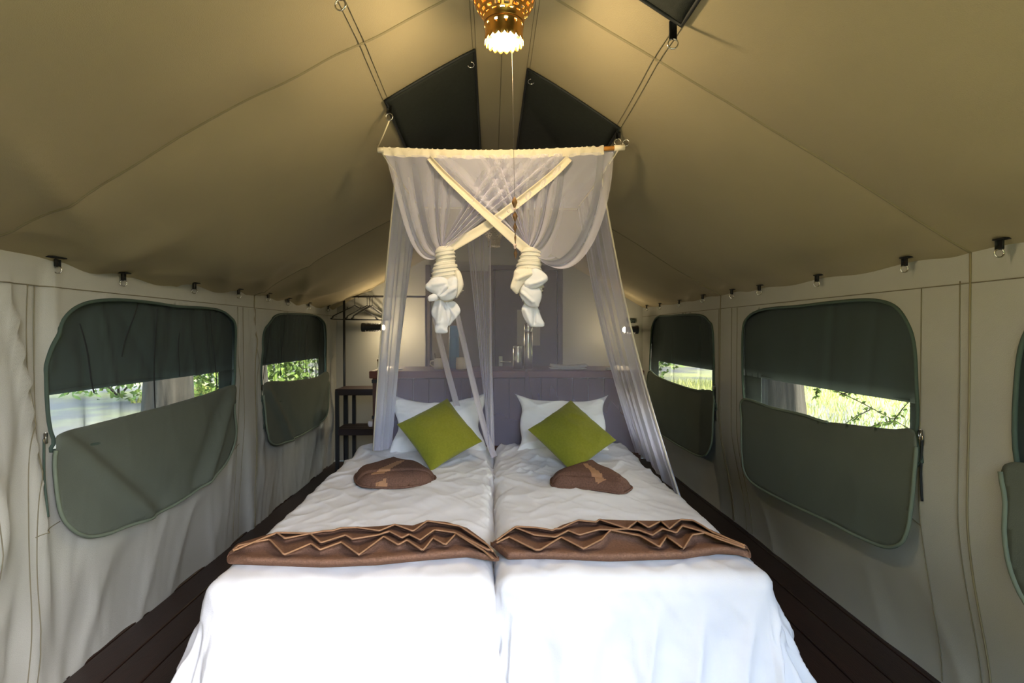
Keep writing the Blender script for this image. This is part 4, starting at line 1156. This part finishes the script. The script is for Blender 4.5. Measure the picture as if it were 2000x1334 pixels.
# ------------------------------------------------------------------ pendant lamps under the ridge
def pendant(x, y, zbot, label, lit, m):
    o = empty('pendant_lamp', (x, y, zbot)); tag(o, label, 'lamp')
    # perforated bell: flared top, waisted collar, scalloped rim
    prof = [(.060, .055), (.062, .068), (.070, .082), (.082, .10), (.092, .122), (.097, .15), (.095, .18), (.085, .205), (.065, .222), (.035, .232)]
    pr = catmull(prof, 5, False); n = 96
    v = []; f = []
    for r, z in pr:
        for k in range(n): a = 2 * math.pi * k / n; v.append((r * math.cos(a), r * math.sin(a), z))
    for i in range(len(pr) - 1):
        for k in range(n):
            if (i % 4) in (1, 2) and ((k + (3 if (i // 4) % 2 else 0)) % 6) < 3 and 5 < i < len(pr) - 6: continue      # pierced holes
            l = (k + 1) % n; f.append((i * n + k, i * n + l, (i + 1) * n + l, (i + 1) * n + k))
    s_ = mesh('pierced_shade', v, f, m, o); solidify(s_, .0015)
    v = []; f = []
    n = 120; zs = [(.0585, .056), (.060, .050), (.0595, .045), (.058, .040), (.057, .028), (.057, .014), (.058, .004)]
    for i, (r, z) in enumerate(zs):
        for k in range(n):
            a = 2 * math.pi * k / n
            ex = 0.0
            if i == len(zs) - 1: z2 = z - .010 * abs(math.sin(a * 10)); r2 = r + .003 * abs(math.sin(a * 10))
            else: z2, r2 = z, r
            v.append((r2 * math.cos(a), r2 * math.sin(a), z2))
    for i in range(len(zs) - 1):
        for k in range(n):
            if i == 2 and (k % 10) < 3: continue
            l = (k + 1) % n; f.append((i * n + k, i * n + l, (i + 1) * n + l, (i + 1) * n + k))
    c_ = mesh('collar', v, f, m, o); solidify(c_, .0015)
    autosmooth(MB().lathe([(.004, .30), (.02, .296), (.03, .262), (.036, .235), (.03, .23)], n=24).build('canopy_cap', m, o), 60)
    zt = float(roof_z(x, y)) - zbot
    if zt > .3: MB().tube([(0, 0, .29), (0, 0, zt)], .003, 6).build('hanging_wire', M['strand'], o)
    MB().lathe([(0, -.004), (.02, -.001), (.036, .012), (.042, .032), (.036, .055), (.022, .075), (.014, .11), (0, .12)], n=24).build('bulb', M['bulb'] if lit else M['mug'], o)
    if lit:
        li = bpy.data.lights.new('pendant_light', 'POINT'); li.energy = 7.0; li.color = (1, .76, .42); li.shadow_soft_size = .035
        lo = bpy.data.objects.new('pendant_light', li); COL.objects.link(lo); lo.parent = o; lo.location = (0, 0, -.02)
    return o
pc = at(984.5, 76, 1.66)
pendant(float(pc[0]), 1.66, float(pc[2]) - .01, 'lit pierced brass pendant lamp hanging near the camera under the ridge', True, M['brass'])
pb = at(965, 481, 5.1)
pendant(float(pb[0]), 5.1, float(pb[2]), 'unlit pierced metal pendant lamp seen through the net at the back', False, M['tin'])

# pull cord with carved wooden drops, hanging from the front lamp
YM = 1.70
mb = empty('hanging_mobile', tuple(at(1006, 505, YM))); MO = np.array(mb.location)
tag(mb, 'string of carved wooden drops and pale beads hanging below the brass lamp', 'mobile')
def mm(b, name, m):
    b.v = [tuple(np.array(p) - MO) for p in b.v]; return b.build(name, m, mb)
mm(MB().tube([at(999.5, 84, YM), at(1002, 200, YM), at(1004, 330, YM), at(1005, 385, YM)], .0006, 5), 'string', M['strand'])
mm(MB().tube([at(1005, 385, YM), at(1006, 445, YM), at(1007, 504, YM)], .0012, 5), 'string', M['strand'])
def drop(cx, y0, y1, hw, m, name='wooden_drop'):
    a, b_ = at(cx, y0, YM), at(cx, y1, YM); L = a[2] - b_[2]; r = hw * YM / F_PX
    b = MB().lathe([(.0008, 0), (r * .35, .12 * L), (r, .55 * L), (r * .45, .85 * L), (.0008, L)], tuple(b_), 4)
    b.v = [(b_[0] + (p[0] - b_[0]) * .95, b_[1] + (p[1] - b_[1]) * .7, p[2]) for p in b.v]
    return mm(b, name, m)
drop(1005, 384, 408, 6, M['wood_bead']); drop(1006, 413, 434, 5.5, M['wood_bead']); drop(1006, 433, 456, 4, M['wood_bead']); drop(1006.3, 455, 476, 2.2, M['wood_bead'])
drop(1007, 486, 506, 4, M['wood_bead'])
for cy, r in ((408.5, 3.0), (479, 3.4), (484, 2.6)):
    c = at(1005.8, cy, YM); mm(MB().lathe([(.0004, -r * .0016), (r * .0011, -r * .0011), (r * .0016, 0), (r * .0011, r * .0011), (.0004, r * .0016)], tuple(c), 12), 'bead', M['bead'])

# ------------------------------------------------------------------ outside
fy = []  # unseen flysheet, added to keep direct sun out and shape the sky light
for s in (-1, 1):
    xs_ = np.linspace(0, 2.38, 12) * s
    g = []
    for y in np.linspace(-2.0 if s < 0 else -.75, 6.4, 20):
        g.append([(x, y, 2.66 - .56 * abs(x) + .0) for x in xs_])
    o_ = MB().grid(np.array(g), s > 0).build('roof_%s' % ('left' if s < 0 else 'right'), M['shade_fly']); solidify(o_, .004); tag(o_, kind='structure')

def ground_mat():
    m = bpy.data.materials.new('ground'); m.use_nodes = True
    n = m.node_tree.nodes; l = m.node_tree.links; b = n['Principled BSDF']; b.inputs['Roughness'].default_value = .95; b.inputs['Specular IOR Level'].default_value = .1
    tc = n.new('ShaderNodeTexCoord')
    n1 = n.new('ShaderNodeTexNoise'); n1.inputs['Scale'].default_value = .35; n1.inputs['Detail'].default_value = 8; l.new(tc.outputs['Object'], n1.inputs['Vector'])
    r = n.new('ShaderNodeValToRGB'); r.color_ramp.elements[0].position = .42; r.color_ramp.elements[1].position = .6
    r.color_ramp.elements[0].color = lin((98, 96, 92)); r.color_ramp.elements[1].color = lin((138, 138, 92))
    l.new(n1.outputs[0], r.inputs[0]); l.new(r.outputs[0], b.inputs['Base Color'])
    return m
gg = np.stack(np.meshgrid(np.linspace(-45, 45, 60), np.linspace(-45, 45, 60), indexing='ij'), 2)
gr = MB().grid(np.dstack([gg, -.28 + .10 * fbm(gg[..., 0] * .25, gg[..., 1] * .25, 200) * smooth(np.hypot(gg[..., 0], gg[..., 1] - 2.5), 5, 9)])).build('ground', ground_mat()); tag(gr, kind='structure')

def leaves_mb(c, rad, n, size, seed, flat=.75):
    R = np.random.RandomState(seed); b_v = []; b_f = []
    d = R.normal(size=(n, 3)); d /= np.linalg.norm(d, axis=1)[:, None]
    rr_ = R.rand(n) ** .45
    ctr = np.array(c) + d * rr_[:, None] * np.array([rad, rad, rad * flat])
    lump = np.array([fbm(p[0] * 1.3, p[1] * 1.3 + p[2], seed % 50, 2) for p in ctr])
    keep = lump > -.10
    for p in ctr[keep]:
        a = R.normal(size=3); a /= np.linalg.norm(a); q = np.cross(a, R.normal(size=3)); q /= np.linalg.norm(q)
        s = size * (.6 + .8 * R.rand()); k = len(b_v)
        b_v += [p - a * s, p + q * s * .45, p + a * s, p - q * s * .45]; b_f.append((k, k + 1, k + 2, k + 3))
    return b_v, b_f
def trunk_mb(x, y, r, h, seed, z0=-.35):
    b = MB(); n = 30; k = 28
    P = np.zeros((n, k + 1, 3))
    for i in range(n):
        t = i / (n - 1); z = z0 + h * t
        a = np.linspace(0, 2 * math.pi, k + 1)
        rr_ = r * (1 + .5 * math.exp(-t * 14)) * (1 - .45 * t) * (1 + .09 * np.sin(5 * a + seed + t * 2) + .05 * np.sin(11 * a - t * 4) + .03 * np.sin(17 * a + t * 19))
        P[i, :, 0] = x + .10 * math.sin(t * 3 + seed) + rr_ * np.cos(a); P[i, :, 1] = y + .08 * math.sin(t * 2.3) + rr_ * np.sin(a); P[i, :, 2] = z
    return b.grid(P)
def tree(x, y, r, h, crown, seed, label):
    o = empty('tree', (x, y, -.3)); tag(o, label, 'tree')
    loc(trunk_mb(x, y, r, h, seed), o).build('trunk', M['bark'], o)
    R = np.random.RandomState(seed)
    for j in range(4):
        a = j * 1.6 + seed; L = crown[3] * .7
        p0 = np.array([x, y, h * .72 - .3]); p1 = np.array([x + math.cos(a) * L, y + math.sin(a) * L, crown[2] + .2 * j])
        b = MB().tube([p0, (p0 + p1) / 2 + [0, 0, .3], p1], [r * .45, r * .3, r * .1], 8); loc(b, o).build('branch', M['bark'], o)
    v, f = leaves_mb((crown[0], crown[1], crown[2]), crown[3], crown[4], .13, seed)
    b = MB(); b.v = v; b.f = f; fo = loc(b, o).build('foliage', M['leaf'], o, sm=False); fo['kind'] = 'stuff'
    return o
tree(-3.70, 6.1, .235, 5.5, (-4.9, 6.8, 4.6, 2.6, 9000), 1, 'thick grey-barked tree seen through the near left window')
tree(3.36, 6.15, .225, 5.5, (3.6, 6.0, 5.0, 2.6, 4200), 2, 'thick-trunked tree seen through the near right window')
tree(-8.9, 7.0, .2, 5.2, (-8.0, 7.0, 4.8, 2.9, 8000), 3, 'tree whose crown shades the sandy ground outside the left windows')
tree(-4.4, 10.4, .2, 5.0, (-5.4, 10.6, 4.6, 3.0, 9000), 4, 'tree shading the ground behind the tent on the left')
def shrub(x, y, r, n, seed, label, size=.09, zc=None):
    o = empty('shrub', (x, y, -.28)); tag(o, label, 'shrub', 'shrubs beyond the tent')
    R = np.random.RandomState(seed)
    for j in range(4):
        a = j * 1.57 + seed
        b = MB().tube([(x, y, -.3), (x + .3 * r * math.cos(a), y + .3 * r * math.sin(a), .2 * r), (x + .6 * r * math.cos(a), y + .6 * r * math.sin(a), .75 * r)], [.03, .02, .008], 6); loc(b, o).build('stem', M['bark'], o)
    v, f = leaves_mb((x, y, .45 * r - .1 if zc is None else zc), r, n, size, seed, .7)
    b = MB(); b.v = v; b.f = f; fo = loc(b, o).build('foliage', M['leaf'], o, sm=False); fo['kind'] = 'stuff'
SL = [(-7.6, 13.2, 1.6, 1500, 'leafy green shrub right of the trunk outside the near left window'), (-9.6, 14.2, 1.6, 1200, 'leafy green shrub left of the trunk outside the near left window'),
      (-5.9, 12.9, 1.5, 1500, 'leafy green shrub outside the far left window, nearer the tent'), (-4.6, 14.5, 1.6, 1500, 'leafy green shrub outside the far left window, farther back'),
      (-12.5, 14.5, 1.9, 1200, 'leafy green shrub farthest left beyond the sandy ground'), (4.4, 16.5, 1.6, 1300, 'leafy green shrub outside the far right window'),
      (9.5, 17.5, 1.9, 1300, 'leafy green shrub far beyond the near right window'), (13.5, 15.5, 1.9, 1200, 'leafy green shrub farthest right beyond the sunny grass')]
for i, (x, y, r, n, lb) in enumerate(SL): shrub(x, y, r, n, 20 + i, lb)
# twigs with leaflets close to the near right window
tw = empty('twig', (2.5, 3.3, -.28)); tag(tw, 'thin leafy branch just outside the near right window', 'branch')
R = np.random.RandomState(77)
b = MB(); lv = []; lf = []
for (pa, pb) in (((1590, 742, 3.6), (1800, 850, 2.9)), ((1640, 770, 3.5), (1700, 765, 3.3)), ((1700, 800, 3.3), (1640, 835, 3.4)), ((1745, 822, 3.1), (1690, 838, 3.2)), ((1745, 822, 3.1), (1790, 770, 3.0)), ((1600, 748, 3.6), (1592, 775, 3.6))):
    A, B_ = at(pa[0], pa[1], pa[2]), at(pb[0], pb[1], pb[2])
    # the same branch stands clear of the tent wall
    b.tube([A, (A + B_) / 2 + [0, 0, .01], B_], [.004, .003, .002], 5)
    for t in np.linspace(.05, 1, 14):
        p = A + (B_ - A) * t
        for q in range(3):
            d = R.normal(size=3); d /= np.linalg.norm(d); s = .011 + .010 * R.rand(); e = np.cross(d, R.normal(size=3)); e /= np.linalg.norm(e)
            k = len(lv); lv += [p, p + d * s + e * s * .45, p + d * s * 2, p + d * s - e * s * .45]; lf.append((k, k + 1, k + 2, k + 3))
b.tube([at(1800, 850, 2.9), (2.9, 3.0, .3), (2.95, 3.05, -.3)], [.004, .01, .016], 6)
loc(b, tw).build('stem', M['bark'], tw)
b = MB(); b.v = lv; b.f = lf; fo = loc(b, tw).build('leaves', M['leaf'], tw, sm=False); fo['kind'] = 'stuff'
# grass
R = np.random.RandomState(5); gv = []; gf = []
for i in range(16000):
    if i % 4: x = 3.2 + R.rand() * 11; y = 5.5 + R.rand() * 12
    else: x = -5.2 - R.rand() * 3; y = 12.5 + R.rand() * 3
    h = .10 + .16 * R.rand(); a = R.rand() * 6.28; l_ = R.normal(size=2) * .06; k = len(gv)
    gv += [(x - .012 * math.cos(a), y - .012 * math.sin(a), -.30), (x + .012 * math.cos(a), y + .012 * math.sin(a), -.30), (x + l_[0], y + l_[1], -.28 + h)]
    gf.append((k, k + 1, k + 2))
gs = mesh('grass', gv, gf, M['grassblade'], None, False); tag(gs, 'pale dry grass growing on the sunny ground outside', 'grass', kind='stuff')
# unseen trees added left of the open end to block light from there
tree(-3.6, -2.6, .2, 5.0, (-3.6, -2.7, 2.6, 1.9, 6500), 6, 'dense leafy tree standing in front of the tent at the left of its open end')
tree(-2.6, -6.2, .2, 5.0, (-2.8, -6.2, 2.7, 2.0, 6500), 8, 'unseen leafy tree added farther in front of the tent to block light')
# unseen row of tall bushes, added to cut low light into the tent
for i, (x, y, lb) in enumerate(((-.8, -6.6, 'unseen tall bush added to block low light, straight in front of the tent'), (2.4, -7.0, 'unseen tall bush added to block low light, second from the tent axis'), (5.4, -6.6, 'unseen tall bush added to block low light, third from the tent axis'), (8.2, -5.0, 'unseen tall bush added to block low light, at the far right end in front'))):
    shrub(x, y, 2.3, 8500, 50 + i, lb, .15, 1.5)
